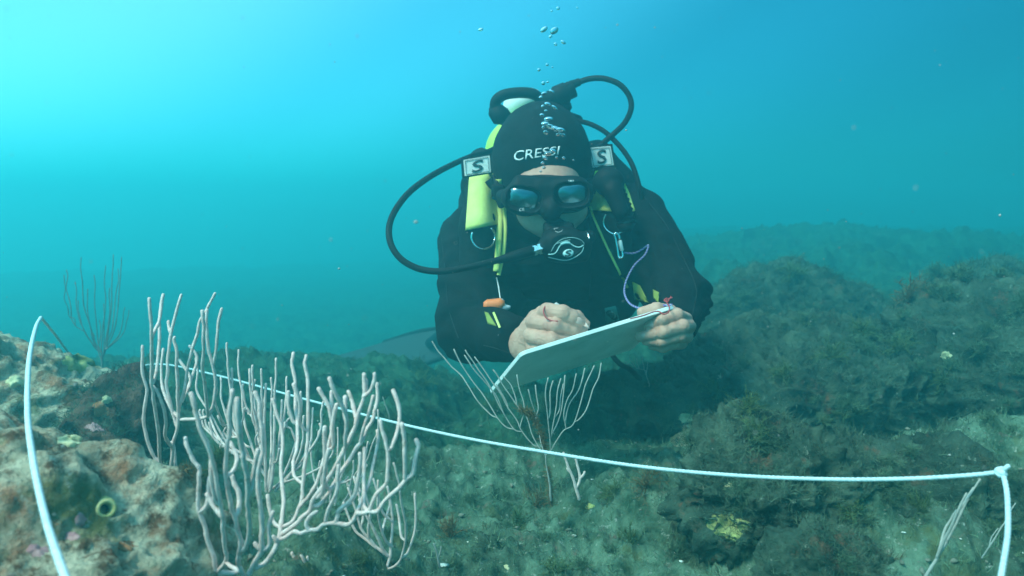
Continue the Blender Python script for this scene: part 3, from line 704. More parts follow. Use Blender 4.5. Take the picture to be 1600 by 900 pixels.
def text_mesh(name, s, m, parent, size, quad, trees=None, lift=.002, shear=0.0, default=1.5, off=0.0):
    """lettering wrapped onto a surface; quad = photo corners tl, tr, br, bl of the text's box"""
    cu = bpy.data.curves.new('t', 'FONT'); cu.body = s; cu.size = 1; cu.resolution_u = 3; cu.offset = off; ob = bpy.data.objects.new('t', cu); COL.objects.link(ob)
    bpy.context.view_layer.update(); me = bpy.data.meshes.new_from_object(ob.evaluated_get(bpy.context.evaluated_depsgraph_get()))
    bpy.data.objects.remove(ob); bm = bmesh.new(); bm.from_mesh(me)
    bmesh.ops.triangulate(bm, faces=bm.faces[:]); bmesh.ops.subdivide_edges(bm, edges=bm.edges[:], cuts=1); 
    xs = [v.co.x for v in bm.verts]; ys = [v.co.y for v in bm.verts]; x0, x1, y0, y1 = min(xs), max(xs), min(ys), max(ys)
    tl, tr, br, bl = [np.array(c, float) for c in quad]
    for v in bm.verts:
        u, w_ = (v.co.x-x0)/(x1-x0), 1-(v.co.y-y0)/(y1-y0); q = (tl*(1-u)+tr*u)*(1-w_)+(bl*(1-u)+br*u)*w_
        v.co = Vector(surf(q[0]+shear*(1-w_), q[1], trees, lift, default) if trees else P(q[0]+shear*(1-w_), q[1], default))
    bm.to_mesh(me); bm.free(); me.materials.clear(); me.materials.append(m); o = bpy.data.objects.new(name, me); COL.objects.link(o)
    md = o.modifiers.new('thick', 'SOLIDIFY'); md.thickness = .0006; md.offset = 0
    if parent is not None: o.parent = parent; o.matrix_parent_inverse = Matrix.Translation(-Vector(parent.matrix_world.translation if parent.parent else parent.location))
    return o
# lettering on the hood (a part of the hood: sub-part); the hood itself has no offset of its own
lt = text_mesh('lettering', 'CRESSI', M_print, None, 1, [(802,236),(873,228),(873,241.5),(802,252)], [hood_bvh], .0016, shear=2, off=.004)
lt.parent = hood

M_seam = mat('seam_tape', (.018,.022,.024), .8, spec=.15)
for pts_ in ([(690,372),(696,430),(700,480),(716,528)], [(1000,300),(1040,350),(1066,400),(1088,450),(1082,492)], [(826,438),(858,442),(900,441)], [(756,540),(780,546),(806,556)]):
    c_ = catmull(np.array(pts_, float), 10); q_ = np.array([surf(x, y, [suit_bvh], .0005, 1.65) for x, y in c_])
    for _ in range(4): q_[1:-1] = (q_[:-2]+q_[2:]+2*q_[1:-1])/4
    o = MB().tube(q_, .0011, 6).build('seam', M_seam, None); o.parent = suit
# ================================================================== DIVING GEAR
TREES = [suit_bvh, hood_bvh]
def campx(p):
    q = p-CAM.astype(np.float32); d = q@FW.astype(np.float32); return 800+F*q[...,0]/d, 450-F*(q@UP.astype(np.float32))/d, d
# ---- buoyancy vest
vest = empty('buoyancy_vest', (CH[0], CH[1], 0), 'black and yellow buoyancy vest with white shoulder tags worn over the wetsuit', 'diving vest')
def vest_sdf(p):
    px, py, d_ = campx(p)
    d = torso(p, .020)
    s1 = chain(p, [P(752,250,1.74), P(748,290,1.635), P(746,350,1.575), P(742,420,1.57)], [.030,.034,.036,.036], .02)
    s2 = chain(p, [P(935,240,1.76), P(945,285,1.645), P(958,340,1.60), P(965,410,1.60)], [.030,.034,.036,.036], .02)
    gap = np.minimum(np.minimum(px-792, 922-px), 470-py)          # bare chest between the straps
    gap = np.where(d_ < 1.86, gap, -40)*.0014
    d = np.maximum(d, gap)
    arm_ = np.minimum(caps(p, SHR, ELR, .05, .05), caps(p, SHL, ELL, .05, .05))
    d = np.maximum(d, np.minimum(.02-arm_, .02)-.0) if False else d
    d = smin(smin(d, s1, .02), s2, .02)
    d = smin(d, ell(p, P(778,470,1.66), (.055,.05,.07)), .03)
    d = smin(d, ell(p, P(968,452,1.70), (.050,.05,.075)), .03)
    cut = np.maximum(1.0-p[...,1]*0, -1); 
    d = np.maximum(d, (p[...,1]-2.14))
    return d+.003*vnoise(p*18)+.0015*vnoise(p*55)
V, Fc = surfnet(vest_sdf, (-.32,1.38,.02), (.42,2.2,.74), .006)
vb = link_mesh('bladder', V, Fc, M_nylon, vest)
vest_bvh = BVHTree.FromPolygons([v.co.copy() for v in vb.data.vertices], [tuple(p.vertices) for p in vb.data.polygons])
TR = [suit_bvh, hood_bvh, vest_bvh]; TV = [suit_bvh, vest_bvh]
patch('shoulder_panel', [(733,277),(784,268),(785,349),(727,360)], TV, M_yellow, vest, lift=.008, bulge=.006, wav=.0015, default=1.56)
patch('shoulder_panel', [(921,288),(950,278),(966,331),(921,328)], TV, M_yellow, vest, lift=.008, bulge=.004, wav=.001, default=1.6)
ribbon('strap_edge', [(972,285),(980,300),(990,330)], 5, TV, M_yellow, vest, lift=.012, default=1.6)
patch('strap_edge', [(925,268),(962,262),(964,276),(924,276)], TV, M_neon, vest, nu=6, nv=3, lift=.01, default=1.63)
ribbon('webbing', [(779,280),(781,330),(779,380),(775,424)], 9, TR, M_yellow, vest, lift=.018, default=1.56)
ribbon('webbing', [(786,300),(789,345),(787,390),(779,430)], 6, TR, M_yellow, vest, lift=.014, default=1.56)
ribbon('webbing', [(921,322),(930,345),(948,385),(968,425),(981,450)], 3.5, TR, M_yellow, vest, lift=.014, default=1.57)
ribbon('webbing', [(771,488),(776,500),(781,512)], 3.5, TR, M_yellow, vest, lift=.014, default=1.55)
M_ydark = mat('dark_yellow', (.20,.23,.03), .8, col2=(.26,.30,.05), scale=40)  # a darker yellow than the shoulder panels
patch('pocket_trim', [(988,440),(1000,446),(1014,473),(992,468)], TR, M_ydark, vest, nu=6, nv=6, lift=.008, default=1.6)
patch('pocket_trim', [(1020,452),(1030,457),(1029,473),(1021,466)], TR, M_ydark, vest, nu=5, nv=5, lift=.02, default=1.6)
patch('pocket_trim', [(757,487),(763,489),(776,510),(762,506)], TR, M_ydark, vest, nu=5, nv=5, lift=.006, default=1.55)
# shoulder tags with a dark letter
for q in ([(724,250),(765,243),(767,269),(726,275)], [(920,231),(954,228),(959,258),(926,262)]):
    q = np.array(q, float); c = q.mean(0)
    dd = min(float((surf(*(c+(p_-c)*s_), TV, .0, 1.66)-CAM)@FW) for p_ in q for s_ in (.6, 1.0, 1.15))-.010
    def flat(name, quad, dp, m, par, th=.003):
        n = len(quad); a_ = np.array([P(x, y, dp) for x, y in quad]); V_ = np.vstack([a_, a_+[0,th,0]])
        o = link_mesh(name, V_, [tuple(range(n)), tuple(range(2*n-1, n-1, -1))]+[(i, i+n, (i+1)%n+n, (i+1)%n) for i in range(n)], m, None, smooth=False); o.parent = par
        if par is vest: o.matrix_parent_inverse = Matrix.Translation(-Vector(vest.location))
        return o
    bk_ = flat('tag_backing', c+(q-c)*1.2, dd, M_nylon, vest, .006); t0 = flat('tag', c+(q-c), dd-.002, M_white, vest, .0015)
    MB().tube([P(c[0], c[1], dd+.026), P(c[0], c[1]+2, dd+.06)], .02, 10).build('tag_mount', M_nylon, vest)
    w = text_mesh('lettering', 'S', M_ink, None, 1, [c+(p_-c)*np.array([.42,.72]) for p_ in q], None, shear=1.5, default=dd-.0036, off=.012); w.parent = t0
    qq = c+(q-c)*.86; fr = MB().tube([P(*(qq[i%4]), dd-.0035) for i in (0,1,2,3,0)], .0007, 5).build('tag_border', M_ink, None); fr.parent = t0
# D rings
def wire(name, pts, r, m, parent, trees=TV, lift=.012, default=1.58, n=8, k=8):
    c = catmull(np.array(pts, float), n); q = [surf(x, y, trees, lift, default) for x, y in c]; q = np.array(q)
    for _ in range(6): q[1:-1] = (q[:-2]+q[2:]+2*q[1:-1])/4
    return MB().tube(q, r, k).build(name, m, parent)
wire('ring', [(738,364),(737,374),(744,385),(755,389),(767,385),(773,374),(772,364),(768,357)], .0022, M_chrome, vest, lift=.02)
wire('ring', [(946,336),(943,344),(944,353),(951,362),(962,366),(973,361),(978,350)], .0022, M_chrome, vest, lift=.02)
# dump cord with orange knob
wire('pull_cord', [(776,434),(779,448),(781,462),(782,470)], .0012, M_print, vest, trees=TR, lift=.02)
kd = float((surf(773,476,TR,.03,1.54)-CAM)@FW)
mb = MB(); mb.tube(catmull([P(761,477,kd), P(766,477,kd), P(783,475,kd)], 4), .0118, 18); M_or = mat('orange_plastic', (.95,.21,.05), .4, spec=.5)
mb.build('pull_knob', M_or, vest)
Vn, Fn = surfnet(lambda p: smin(caps(p, P(783,471,kd), P(785,482,kd), .006, .007), caps(p, P(784,481,kd), P(795,480,kd), .0055, .004), .006), P(775,495,kd-.02)-.02, P(803,460,kd+.02)+.02, .0015)
link_mesh('pull_tab', Vn, Fn, mat('grey_plastic', (.42,.44,.46), .5), vest)
# belt buckle glimpsed above the slate
patch('belt_webbing', [(945,482),(962,478),(968,500),(948,506)], TR, mat('teal_webbing', (.10,.30,.28), .7), vest, nu=5, nv=5, lift=.006, default=1.62)
wire('buckle', [(948,490),(956,487),(962,494),(954,499),(948,490)], .0016, M_chrome, vest, trees=TR, lift=.014, default=1.6)
# corrugated inflator with round mouth end
mb = MB(); ic = catmull([P(948,278,1.62), P(953,282,1.575), P(962,300,1.545), P(974,328,1.54), P(978,352,1.54)], 14)
mb.tube(ic, [.019*(1+.10*math.cos(i*1.9)) for i in range(len(ic))], 16); mb.build('inflator_hose', M_rubber, vest)
Vn, Fn = surfnet(lambda p: smin(ell(p, P(951,284,1.545), (.034,.026,.031)), caps(p, P(958,300,1.53), P(970,330,1.525), .020, .017), .012)+.001*vnoise(p*90), P(951,284,1.545)-[.07,.06,.09], P(951,284,1.545)+[.09,.06,.07], .0035)
link_mesh('inflator_elbow', Vn, Fn, M_rubber, vest)

# ---- carabiner clip hanging from the ring
clip = empty('carabiner', P(966,386,1.53), 'silver clip with a white gate hanging from the right chest ring', 'carabiner')
cdp = 1.525
MB().tube(catmull([P(969,402,cdp), P(967,403,cdp), P(965,390,cdp), P(962,374,cdp), P(960,367,cdp), P(963,364,cdp), P(967,368,cdp), P(968,373,cdp)], 6), .0026, 9).build('body', M_chrome, clip)
MB().tube([P(969,377,cdp), P(970,384,cdp), P(972,391,cdp)], .0042, 10).build('gate', M_white, clip)
MB().tube(catmull([P(972,392,cdp), P(973,398,cdp), P(972,402,cdp), P(969,403,cdp)], 5), .0024, 9).build('hook', M_chrome, clip)
M_cord = mat('purple_cord', (.16,.10,.40), .8)
# purple and white lanyard: two strands wound round each other
lan = empty('lanyard', P(1012,384,1.56), 'thin purple and white braided cord looping from the vest to the slate', 'cord')
lc = catmull([P(975,395,1.54), P(990,396,1.55), P(1003,390,1.56), P(1013,383,1.56), P(1008,398,1.53), P(991,415,1.50), P(979,438,1.46), P(976,458,1.42), P(985,475,1.36), P(1005,482,1.31), P(1030,478,1.27), P(1050,476,1.245)], 30)
T = np.gradient(lc, axis=0); T /= np.linalg.norm(T, axis=1)[:,None]; u_ = np.cross(T, [0,1,0]); u_ /= np.linalg.norm(u_, axis=1)[:,None]+1e-9; v_ = np.cross(T, u_)
ph = np.r_[0, np.cumsum(np.linalg.norm(np.diff(lc, axis=0), axis=1))]*2*math.pi/.010
for off_, m_ in ((0, M_cord), (math.pi, mat('pale_lilac', (.34,.33,.46), .8))):
    MB().tube(lc+.0011*(np.cos(ph+off_)[:,None]*u_+np.sin(ph+off_)[:,None]*v_), .0011, 6).build('strand', m_, lan)

# ---- air tank on the back
tank = empty('air_tank', P(815,232,1.86), 'neon yellow air tank with a black carry handle behind the diver\'s head', 'air tank')
t0, t1 = P(818,236,1.80), np.array([.06,2.42,.50]); tax = (t1-t0)/np.linalg.norm(t1-t0)
prof = [(-.05,.028),(-.046,.040),(-.035,.060),(-.015,.082),(.01,.096),(.04,.101),(.10,.102),(.60,.102),(.63,.095),(.64,.06)]
def lathe(prof, o, ax, k=40):
    ax = np.asarray(ax)/np.linalg.norm(ax); u = np.cross(ax, [0,0,1.]); u /= np.linalg.norm(u); v = np.cross(u, ax); a = np.linspace(0, 2*math.pi, k, endpoint=False); V_ = []
    for s_, r_ in prof: V_.append(np.asarray(o)+ax*s_+r_*(np.cos(a)[:,None]*u+np.sin(a)[:,None]*v))
    f = [(i*k+j, i*k+(j+1)%k, (i+1)*k+(j+1)%k, (i+1)*k+j) for i in range(len(prof)-1) for j in range(k)]
    f += [tuple(range(k-1,-1,-1)), tuple(range((len(prof)-1)*k, len(prof)*k))]; return np.vstack(V_), f
v, f = lathe([p_ for p_ in prof if p_[0] >= -.036], t0, tax); MB().add(v, f).build('cylinder', M_neon, tank)
M_tw = mat('white_paint', (.70,.76,.72), .4)
v, f = lathe([p_ for p_ in prof if p_[0] <= -.035], t0, tax); MB().add(v, f).build('shoulder', M_tw, tank)
MB().tube([P(835,150,1.80), P(815,160,1.82), P(800,172,1.84)], [.022,.028,.03], 16).build('tank_neck', M_tw, tank)
hpts = catmull([P(775,178,1.70), P(774,160,1.69), P(786,149,1.68), P(808,145,1.68), P(830,146,1.68), P(843,153,1.69), P(852,160,1.70)], 10)
mb = MB(); mb.tube(hpts, .0125, 14); mb.build('handle', M_rubber, tank)
mb = MB(); mb.tube([P(774,172,1.70), P(780,180,1.70), P(790,183,1.70)], [.020,.024,.020], 12); mb.build('handle_mount', M_rubber, tank)
mb = MB(); mb.tube(catmull([P(848,168,1.71), P(862,160,1.71), P(876,152,1.70), P(880,178,1.71), P(878,192,1.73)], 6), [.016+.006*math.sin(i*.9)**2 for i in range(25)], 14)
mb.build('valve', M_rubber, tank)
mb = MB(); v, f = lathe([(0,.018),(.006,.022),(.030,.022),(.036,.018)], P(884,188,1.72), [.9,-.1,-.35], 18); mb.add(v, f).build('valve_knob', M_rubber, tank)

# ---- regulator: first stage behind the head, hoses, second stage at the mouth
reg = empty('regulator', P(884,382,1.44), 'black breathing regulator with a round pale emblem held in the diver\'s mouth', 'regulator')
mb = MB(); v, f = lathe([(-.03,.012),(-.028,.018),(0,.020),(.004,.024),(.030,.024),(.034,.019),(.050,.018),(.052,.012)], P(866,152,1.69), [.80,-.1,.30], 24); mb.add(v, f)
v, f = lathe([(0,.014),(.02,.017),(.045,.017),(.050,.012)], P(868,160,1.69), [.3,0,-1], 20); mb.add(v, f)
mb.build('first_stage', M_rubber, reg)
MB().tube(catmull([P(868,152,1.68), P(882,140,1.68), P(893,133,1.68), P(905,128,1.68)], 6), [.014,.015,.015,.015,.0145,.014,.0135,.013,.013,.012,.012,.011,.011,.0105,.010,.0095,.009,.009,.009], 14).build('hose_sleeve', M_rubber, reg)
MB().tube(catmull([P(900,130,1.68), P(922,123,1.67), P(945,123,1.66), P(968,132,1.65), P(983,150,1.65), P(986,170,1.65), P(976,192,1.66), P(958,210,1.67), P(944,222,1.67), P(930,238,1.68), P(915,262,1.72)], 10), .0064, 12).build('hose', M_rubber, reg)
MB().tube(catmull([P(884,185,1.72), P(896,188,1.70), P(920,193,1.69), P(945,206,1.68), P(968,228,1.67), P(985,252,1.66), P(994,275,1.65), P(1000,300,1.645), P(1003,330,1.66)], 10), .0058, 12).build('hose', M_rubber, reg)
MB().tube(catmull([P(800,215,1.76), P(765,236,1.70), P(740,243,1.66), P(705,258,1.60), P(672,276,1.55), P(640,300,1.50), P(618,328,1.47), P(608,355,1.45), P(611,382,1.43), P(627,405,1.42), P(655,420,1.415), P(690,424,1.41), P(730,418,1.41), P(772,408,1.42), P(805,399,1.43), P(833,391,1.435)], 10), [.0064]*151, 14).build('hose', M_rubber, reg)
MB().tube([P(778,407,1.425), P(800,401,1.43), P(834,391,1.435)], [.0070,.0100,.0105], 14).build('hose_sleeve', M_rubber, reg)
mb = MB(); v, f = lathe([(-.009,.0095),(-.008,.0115),(-.002,.0115),(-.001,.0095),(.001,.0095),(.002,.0120),(.010,.0120),(.011,.009)], P(839,390,1.436), P(846,388,1.437)-P(834,391.5,1.435), 6); mb.add(v, f).build('hose_nut', M_chrome, reg, smooth=False)
def st2(p):
    rot = np.array([[math.cos(.12),0,math.sin(.12)],[0,1,0],[-math.sin(.12),0,math.cos(.12)]])
    d = ell(p, P(884,383,1.445), (.052,.034,.036), rot)
    d = smin(d, rbox(p, P(872,362,1.47), (.030,.022,.020), .008), .012)
    d = smin(d, caps(p, P(848,387,1.44), P(866,384,1.45), .0135, .02), .008)
    d = smin(d, caps(p, P(903,378,1.45), P(921,370,1.455), .016, .013), .008)
    d = smin(d, caps(p, P(870,352,1.475), P(866,348,1.52), .016, .016), .008)
    d = smin(d, rbox(p, P(886,400,1.465), (.042,.022,.010), .008), .01)
    e = ell(p, P(884,382,1.408), (.046,.012,.030), rot)
    return np.maximum(d, -e)
V, Fc = surfnet(st2, P(884,383,1.445)-[.09,.07,.07], P(884,383,1.445)+[.08,.12,.09], .002)
s2 = link_mesh('second_stage', V, Fc, M_rubber, reg)
s2_bvh = BVHTree.FromPolygons([v.co.copy() for v in s2.data.vertices], [tuple(p.vertices) for p in s2.data.polygons])
def pre(o, par, root): o.parent = par; return o
def decal(name, outl, m, par, root, trees, lift=.001, default=1.42):
    pts = np.array(outl, float); c = pts.mean(0); n = len(pts); V_ = [surf(*c, trees, lift, default)]; f = []
    for s_ in (.5, 1): V_ += [surf(*(c+(q-c)*s_), trees, lift, default) for q in pts]
    V_ = np.array(V_)
    for i in range(n): j = (i+1)%n; f += [(0,1+i,1+j), (1+i,1+n+i,1+n+j,1+j)]
    B_ = V_+np.array([0,.0006,0]); m_ = len(V_); f2 = [tuple(reversed([q+m_ for q in ff])) for ff in f]; rim = [(1+n+i,1+n+i+m_,1+n+(i+1)%n+m_,1+n+(i+1)%n) for i in range(n)]
    return pre(link_mesh(name, np.vstack([V_, B_]), f+f2+rim, m), par, root)
TS = [s2_bvh]
def circ(cx, cy, rx, ry, n=24, rot=0): return [(cx+rx*math.cos(a)*math.cos(rot)-ry*math.sin(a)*math.sin(rot), cy+rx*math.cos(a)*math.sin(rot)+ry*math.sin(a)*math.cos(rot)) for a in np.linspace(0, 2*math.pi, n, endpoint=False)]
decal('emblem', circ(888,395.5,8.6,6.2,rot=-.2), M_teal_print, s2, reg, TS, .0016)
w = text_mesh('lettering', 'S', M_ink, None, 1, [(884,391.2),(893.5,390),(892,400.2),(882.5,401.5)], TS, .0026, default=1.42, off=.03); pre(w, s2, reg)
decal('trim', [(857,397.5),(866,397),(872,391),(874,386),(877,382.5),(882,380.5),(890,380),(896,384),(903,386.5),(912,383),(903,384.5),(897,381.5),(891,377.8),(882,377.8),(876,379.5),(873,384),(870,391),(865,395.5)], M_teal_print, s2, reg, TS, .0016) if False else None
for nm_, pts_, r_ in (('trim', [(857,397.5),(865,397),(870,393),(873,387),(877,382),(884,379.8),(891,380.5),(897,384.5),(905,386.5),(912,383)], .0011), ('trim', [(877,381.5),(884,379.2),(890,379.6)], .0026), ('trim', [(857,402),(866,404),(878,406.5),(889,406),(900,401),(909,394),(912,386)], .0007), ('trim', [(870,380.5),(880,377),(891,374.5)], .0006), ('trim', [(861,393),(868,381),(880,373),(895,371),(908,375),(913,381)], .0005)):
    o = wire(nm_, pts_, r_, M_teal_print, None, trees=TS, lift=.0012, default=1.42); pre(o, s2, reg)
o = wire('frame_line', [(866,357),(879,355),(880,362),(867,364),(866,357)], .0004, M_print, None, trees=TS, lift=.001, default=1.44, n=3); pre(o, s2, reg)
o = wire('side_cap', [(916,361),(919,366),(921,373)], .0012, M_chrome, None, trees=TS, lift=.001, default=1.44); pre(o, s2, reg)

# ---- mask
mask = empty('diving_mask', P(856,312,1.455), 'black two-lens diving mask with dark teal lenses on the diver\'s face', 'diving mask')
mt_ = .06
def rz(a): return np.array([[math.cos(a),0,math.sin(a)],[0,1,0],[-math.sin(a),0,math.cos(a)]])
LC, RC = P(819,311,1.440), P(893,304,1.440)
def mask_sdf(p):
    rot = rz(mt_)
    d = ell(p, LC+[0,.018,0], (.045,.030,.034), rz(.12)); d = smin(d, ell(p, RC+[0,.018,0], (.045,.030,.034), rz(-.02)), .014)
    d = smin(d, rbox(p, P(857,289,1.462), (.070,.022,.016), .012, rot), .018)
    d = smin(d, rbox(p, P(857,300,1.455), (.028,.018,.020), .012, rot), .012)
    d = smin(d, ell(p, P(861,329,1.452), (.021,.028,.024), rot), .014)                 # nose pocket
    d = smin(d, caps(p, P(786,306,1.50), P(803,309,1.462), .014, .016), .012); d = smin(d, caps(p, P(919,297,1.505), P(910,301,1.465), .014, .016), .012)
    sk = ell(p, P(857,306,1.50), (.084,.055,.044), rot); d = smin(d, sk, .012)
    for c, r_ in ((LC, rz(.20)), (RC, rz(-.10))):
        q_ = (p-c.astype(np.float32))@r_.astype(np.float32); pr_ = (((np.abs(q_[...,0])/.0350)**3+(np.abs(q_[...,2])/.0245)**3)**(1/3)-1)*.02; d = np.maximum(d, -np.maximum(pr_, q_[...,1]-.006))       # the recess of each lens
    return np.maximum(d, -head_skin(p)-.001)
V, Fc = surfnet(mask_sdf, P(856,312,1.455)-[.12,.07,.08], P(856,312,1.455)+[.12,.14,.09], .0022)
fr_ = link_mesh('frame', V, Fc, M_rubber, mask)
M_lens = mat('lens_glass', (.10,.17,.19), .2, metal=1.0, spec=.9); M_lens.node_tree.nodes['Principled BSDF'].inputs['Coat Weight'].default_value = .6
for c, a, s in ((LC, .20, -1), (RC, -.10, 1)):
    th = np.linspace(0, 2*math.pi, 32, endpoint=False); V_ = []
    for r_ in (0.0, .55, 1.0):
        sq_ = 1/(np.abs(np.cos(th))**3+np.abs(np.sin(th))**3)**(1/3); lx, lz = .0357*r_*np.cos(th)*sq_, .0252*r_*np.sin(th)*sq_
        V_.append(c+np.array([0,.007*(r_**2)-.004,0])+np.c_[lx*math.cos(a)+lz*math.sin(a), -.12*lz, -lx*math.sin(a)+lz*math.cos(a)])
    V_ = np.vstack(V_)+np.array([0,.004,0]); f = [(i*32+j, i*32+(j+1)%32, (i+1)*32+(j+1)%32, (i+1)*32+j) for i in range(2) for j in range(32)]
    o = link_mesh('lens', np.vstack([V_, V_+[0,.003,0]]), f+[tuple(q+96 for q in reversed(ff)) for ff in f]+[(64+j, 64+(j+1)%32, 160+(j+1)%32, 160+j) for j in range(32)], M_lens, mask)
mask_bvh = BVHTree.FromPolygons([v.co.copy() for v in fr_.data.vertices], [tuple(p.vertices) for p in fr_.data.polygons])
for s_, q in (('CRESSI', [(797,300.2),(817,293),(818.5,296.5),(798.5,304)]),):
    pre(text_mesh('lettering', s_, M_print, None, 1, q, [mask_bvh], .0012, default=1.43, off=.02), fr_, mask)
pre(text_mesh('lettering', 'TARA', M_print, None, 1, [(888,281.5),(897,281),(897,284),(888,284.5)], [mask_bvh], .0012, default=1.43, off=.0), fr_, mask)
pre(text_mesh('lettering', 'CE', M_print, None, 1, [(811,326),(819,325),(819.5,329),(811.5,330)], [mask_bvh], .0012, default=1.43), fr_, mask)
# strap and buckles
TH = [hood_bvh]
ribbon('strap', [(786,303),(779,296),(770,288),(764,280)], 16, TH, M_rubber, mask, lift=.007, th=.004, default=1.56)
ribbon('strap', [(916,296),(921,290),(926,284)], 16, TH, M_rubber, mask, lift=.007, th=.004, default=1.56)
for (x, y, sx) in ((778,300,-1), (921,292,1)):
    bd = float((surf(x, y, TH, .012, 1.54)-CAM)@FW)
    Vn, Fn = surfnet(lambda p: smin(smin(rbox(p, P(x,y,bd), (.014,.008,.016), .005), caps(p, P(x,y-8,bd), P(x+sx*7,y-26,bd+.01), .006, .003), .004), caps(p, P(x,y+8,bd), P(x-sx*5,y+20,bd), .007, .008), .005), P(x,y,bd)-[.04,.03,.05], P(x,y,bd)+[.04,.04,.06], .002)
    link_mesh('buckle', Vn, Fn, M_rubber, mask)

# ---- fins
M_fin = mat('hazed_fin_rubber', (.05,.06,.065), .7, spec=.15)  # lighter than black rubber: the distance haze is put into the colour
def fin(label, outline, th=.010, foot=None):
    o = empty('swim_fin', foot[0], label, 'fin', 'the diver\'s swim fins'); pts = np.array(outline); c = pts.mean(0); n = len(pts)
    nrm = np.cross(pts[1]-pts[0], pts[-2]-pts[0]); nrm /= np.linalg.norm(nrm); a = pts+nrm*th/2; b = pts-nrm*th/2
    V_ = np.vstack([a, b]); f = [tuple(range(n)), tuple(range(2*n-1, n-1, -1))]+[(i, i+n, (i+1)%n+n, (i+1)%n) for i in range(n)]
    bl = link_mesh('blade', V_, f, M_fin, o, smooth=False); sub_bevel(bl, .003)
    MB().tube(catmull(pts[[0,1,2]], 8), .010, 8).build('rib', M_rubber, o); MB().tube(catmull(pts[[-1,-2,-3]], 8), .010, 8).build('rib', M_rubber, o)
    MB().tube(catmull(foot, 6), [.052,.050,.048,.046,.044,.040,.038,.036,.034,.030,.028,.026,.024][:len(catmull(foot,6))], 14).build('foot_pocket', M_rubber, o); return o
fin('black swim fin lying low and hazy to the left of the diver', [P(696,512,3.25), P(655,518,3.28), P(600,535,3.32), P(520,558,3.36), P(524,572,3.34), P(570,582,3.28), P(640,575,3.22), P(702,556,3.18)], foot=[ankR, lerp(ankR, P(690,534,3.2), .5), P(672,537,3.22)])
fin('black swim fin hidden behind the diver', [ankL+[-.08,.10,.02], ankL+[-.12,.30,.03], ankL+[-.13,.55,.05], ankL+[.03,.60,.05], ankL+[.10,.55,.05], ankL+[.10,.30,.03], ankL+[.06,.10,.02]], foot=[ankL, ankL+[0,.08,0], ankL+[-.01,.18,.01]])

# ================================================================== SLATE, PENCIL, CORDS
M_slate = mat('slate_plastic', (.76,.79,.77), .35, col2=(.84,.86,.84), scale=25, bump=.15, bscale=120, bdist=.0006, spec=.5, extra=[((.50,.58,.55), 6, .5, .75)])
SA, SB, SC = P(812,553,1.135), P(1056,478,1.222), P(765,615,1.265)
e1 = SB-SA; L1 = np.linalg.norm(e1); e1 /= L1; e2 = SC-SA; e2 -= e1*(e2@e1); L2 = np.linalg.norm(e2); e2 /= L2; e3 = np.cross(e1, e2); sk_ = (SC-SA)@e1
slate = empty('slate', SA, 'white plastic writing slate held tilted in both hands', 'slate')
def slate_board():
    r, n = .012, 6; cs = [(r,r,math.pi,1.5*math.pi), (L1-r,r,1.5*math.pi,2*math.pi), (L1-r+sk_,L2-r,0,.5*math.pi), (r+sk_,L2-r,.5*math.pi,math.pi)]; o = []
    for cx, cy, a0, a1 in cs:
        for a in np.linspace(a0, a1, n): o.append(SA+e1*(cx+r*math.cos(a))+e2*(cy+r*math.sin(a)))
    o = np.array(o); m_ = len(o); a, b = o+e3*.0034, o-e3*.0034
    return link_mesh('board', np.vstack([a, b]), [tuple(range(m_)), tuple(range(2*m_-1, m_-1, -1))]+[(i, i+m_, (i+1)%m_+m_, (i+1)%m_) for i in range(m_)], M_slate, slate, smooth=False)
sub_bevel(slate_board(), .0008, 2)
M_red = mat('red_cord', (.42,.045,.05), .7)
MB().tube(catmull([P(985,498,1.19), P(1005,493,1.195), P(1022,487,1.198), P(1030,487,1.19), P(1037,491,1.185), P(1044,488,1.185), P(1046,480,1.195), P(1042,473,1.21), P(1042,468,1.215), P(1048,466,1.215), P(1048,463,1.215)], 8), .0011, 6).build('tie_cord', M_red, slate)
MB().tube(catmull([P(1042,466,1.215), P(1038,469,1.215), P(1043,472,1.21), P(1046,467,1.21), P(1050,465,1.21)], 8), .0014, 6).build('tie_cord', M_red, slate)
pen = empty('pencil', P(920,512,1.20), 'stub of a white pencil gripped between the writing thumb and finger', 'pencil')
pt, pb = P(921,513,hd+.005), P(870,478,hd+.03); pd = (pb-pt)/np.linalg.norm(pb-pt)
v, f = lathe([(.010,.0048),(.02,.005),(.075,.005)], pt, pd, 6); MB().add(v, f).build('shaft', mat('pencil_wood', (.62,.60,.56), .6), pen, smooth=False)
v, f = lathe([(0,.0007),(.010,.0047)], pt, pd, 16); MB().add(v, f).build('point', mat('pencil_tip', (.66,.52,.46), .6), pen)
loop = MB().tube(catmull([P(868,476,hd+.012), P(857,475,hd-.012), P(851,480,hd-.024), P(849.5,488,hd-.034), P(853,496,hd-.040), P(861,501,hd-.043), P(871,502,hd-.046)], 8), .0012, 7).build('elastic_loop', M_red)
tag(loop, 'thin red elastic loop round the base of the writing thumb', 'elastic band')
hg = MB().tube(catmull([P(948,535,1.75), P(955,552,1.70), P(968,568,1.68), P(985,578,1.68), P(1000,592,1.70)], 8), .0062, 10).build('gauge_hose', M_rubber)
tag(hg, 'short black hose end hanging below the slate beside the diver\'s hand', 'hose')
